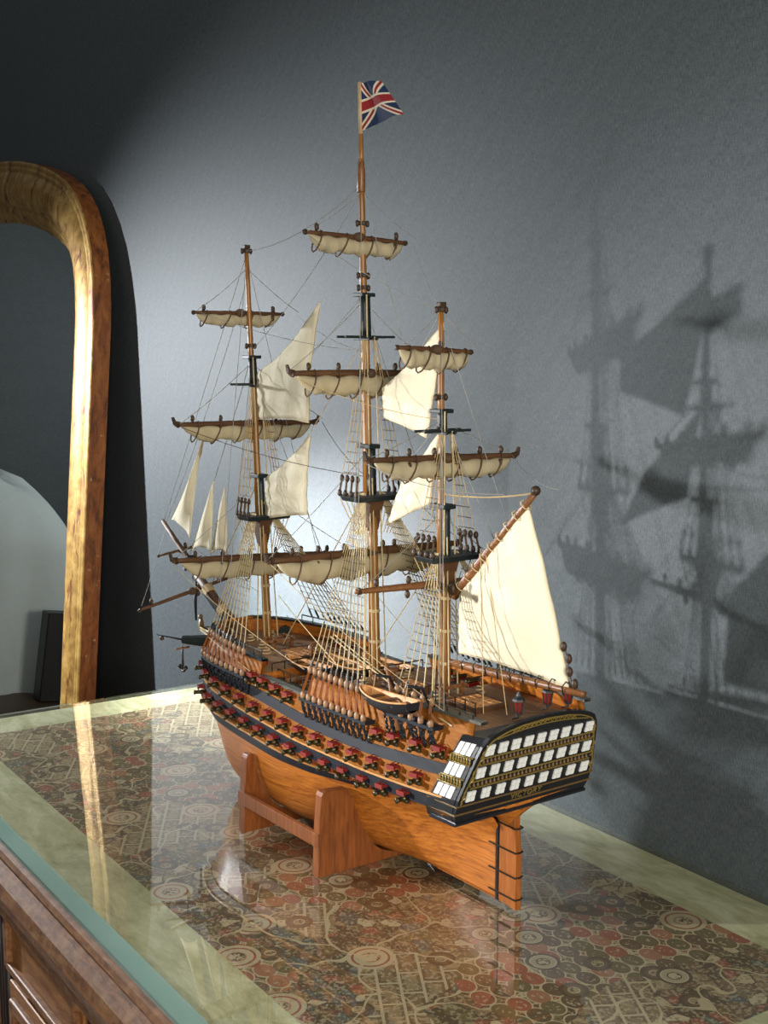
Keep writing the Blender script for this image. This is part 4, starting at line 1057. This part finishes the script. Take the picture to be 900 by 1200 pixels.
# belfry, capstan, bitts, companion ladders, deck guns
bel = MB(); 
for y in (-.013, .013): bel.box((.505, y, .279), (.006, .004, .026))
bel.tube([(.505, .016 * math.cos(a), .291 + .008 * math.sin(a)) for a in np.linspace(0, math.pi, 9)], .0040, 6); bel.build('belfry', 'boom_wood', ship)
MB().ball((.505, 0, .287), (.005, .005, .006), 8, 6).build('bell', 'gold', ship, True)
MB().lathe((.29, 0, .274), (0, 0, 1), [(0, .012), (.003, .012), (.006, .007), (.018, .007), (.020, .012), (.025, .012), (.026, .003)], 12).build('capstan', 'boom_wood', ship, True)
for l, z in ((.62, .266), (.645, .266), (.36, .225), (.31, .274), (.135, .286), (.18, .274)):
    m = MB(); m.box((l, 0, z + .016), (.005, .050, .005))
    for y in (-.018, .018): m.box((l, y, z + .010), (.005, .005, .024))
    m.build('bitts', 'boom_wood', ship)
for l, y, z in ((.345, .055, .224), (.345, -.055, .224), (.172, .07, .272)):
    m = MB()
    for q in (-1, 1): m.box((l + .006, y + q * .010, z + .020), (.0025, .0025, .052), Matrix.Rotation(.35, 3, 'Y'))
    for i in range(6): m.box((l - .002 + .0030 * i, y, z + .006 + .008 * i), (.006, .020, .0016))
    m.build('ladder', 'spar_wood', ship)
for l in (.20, .235, .27, .54, .58):
    for s_ in (1, -1):
        z = itp(l, deck_z) + .003; y = s_ * (hb(l, .28) - .026)
        g_ = MB().box((l, y, z + .003), (.010, .022, .006)).build('deck_gun', 'lid_red', ship)
        MB().lathe((l, y - s_ * .012, z + .008), (0, s_, 0), [(0, .0038), (.012, .0036), (.024, .0028), (.025, .0034), (.028, .0034)], 8).build('gun_barrel', 'bronze', g_, True)
# casks, coiled ropes and blocks lying about the mast feet
for i, (l, y) in enumerate([(.640, .03), (.655, -.035), (.60, .045), (.70, .02), (.71, -.03), (.31, .04), (.30, -.04), (.20, .035), (.135, .03), (.12, -.04), (.175, -.03)]):
    z = itp(l, deck_z) + .004
    m = MB(); m.tube([(l + (.009 - .0003 * q) * math.cos(q * .7), y + (.009 - .0003 * q) * math.sin(q * .7), z + .0006 * q) for q in range(20)], .0015, 5); m.build('rope_coil', 'rope_tan', ship, True)
for i, (l, y) in enumerate([(.72, .045), (.735, -.04), (.68, .060), (.57, -.07), (.215, -.065), (.245, .07)]):
    z = itp(l, deck_z)
    MB().lathe((l, y, z), (0, 0, 1), [(0, .0055), (.006, .0070), (.012, .0055)], 10).build('cask', 'spar_wood', ship, True)
# hammock bundles / iron hooks along the far quarter rail
for i in range(10):
    l = .15 - .019 * i; MB().tube([(l, -.100, .305), (l, -.101, .318), (l - .004, -.098, .323), (l - .008, -.097, .320)], .0010, 5).build('rail_hook', 'iron', ship)

# ================================================================== the wooden cradle
SR = Matrix.Rotation(SHIP_RZ, 3, 'Z')
def stand_pt(l, y, z=0): return SR @ Vector((l, y, z)) + Vector(SHIP_LOC)
cen = stand_pt(.376, 0, .0005)
st = empty('display_cradle', cen, SHIP_RZ, 'reddish wooden display cradle with chipped varnish carrying the ship model', 'display stand')
for l in (.263, .490):
    P = [(.165, 0), (.165, .012), (.162, .080), (.158, .128), (.155, .1335), (.148, .1345)]
    inner = []
    for i_ in range(36):
        z = .012 + .122 * (1 - i_ / 35) ** 2.2
        y = max(hb(l + d_, z) for d_ in (-.01, 0, .01)) + .0034; inner.append((max(y, .0), z - .0022))
    P += inner + [(.0062, .0080)]
    full = P + [(-y, z) for y, z in reversed(P)]
    MB().prism(full, lambda p: (l - .376 - .008, p[0], p[1]), lambda p: (l - .376 + .008, p[0], p[1])).build('cradle_plank', 'cradle_wood', st, bevel=.0012)
for s_ in (1, -1):
    MB().box((0.0, s_ * .162, .0595), (.245, .008, .022)).build('stretcher', 'cradle_wood', st, bevel=.001)
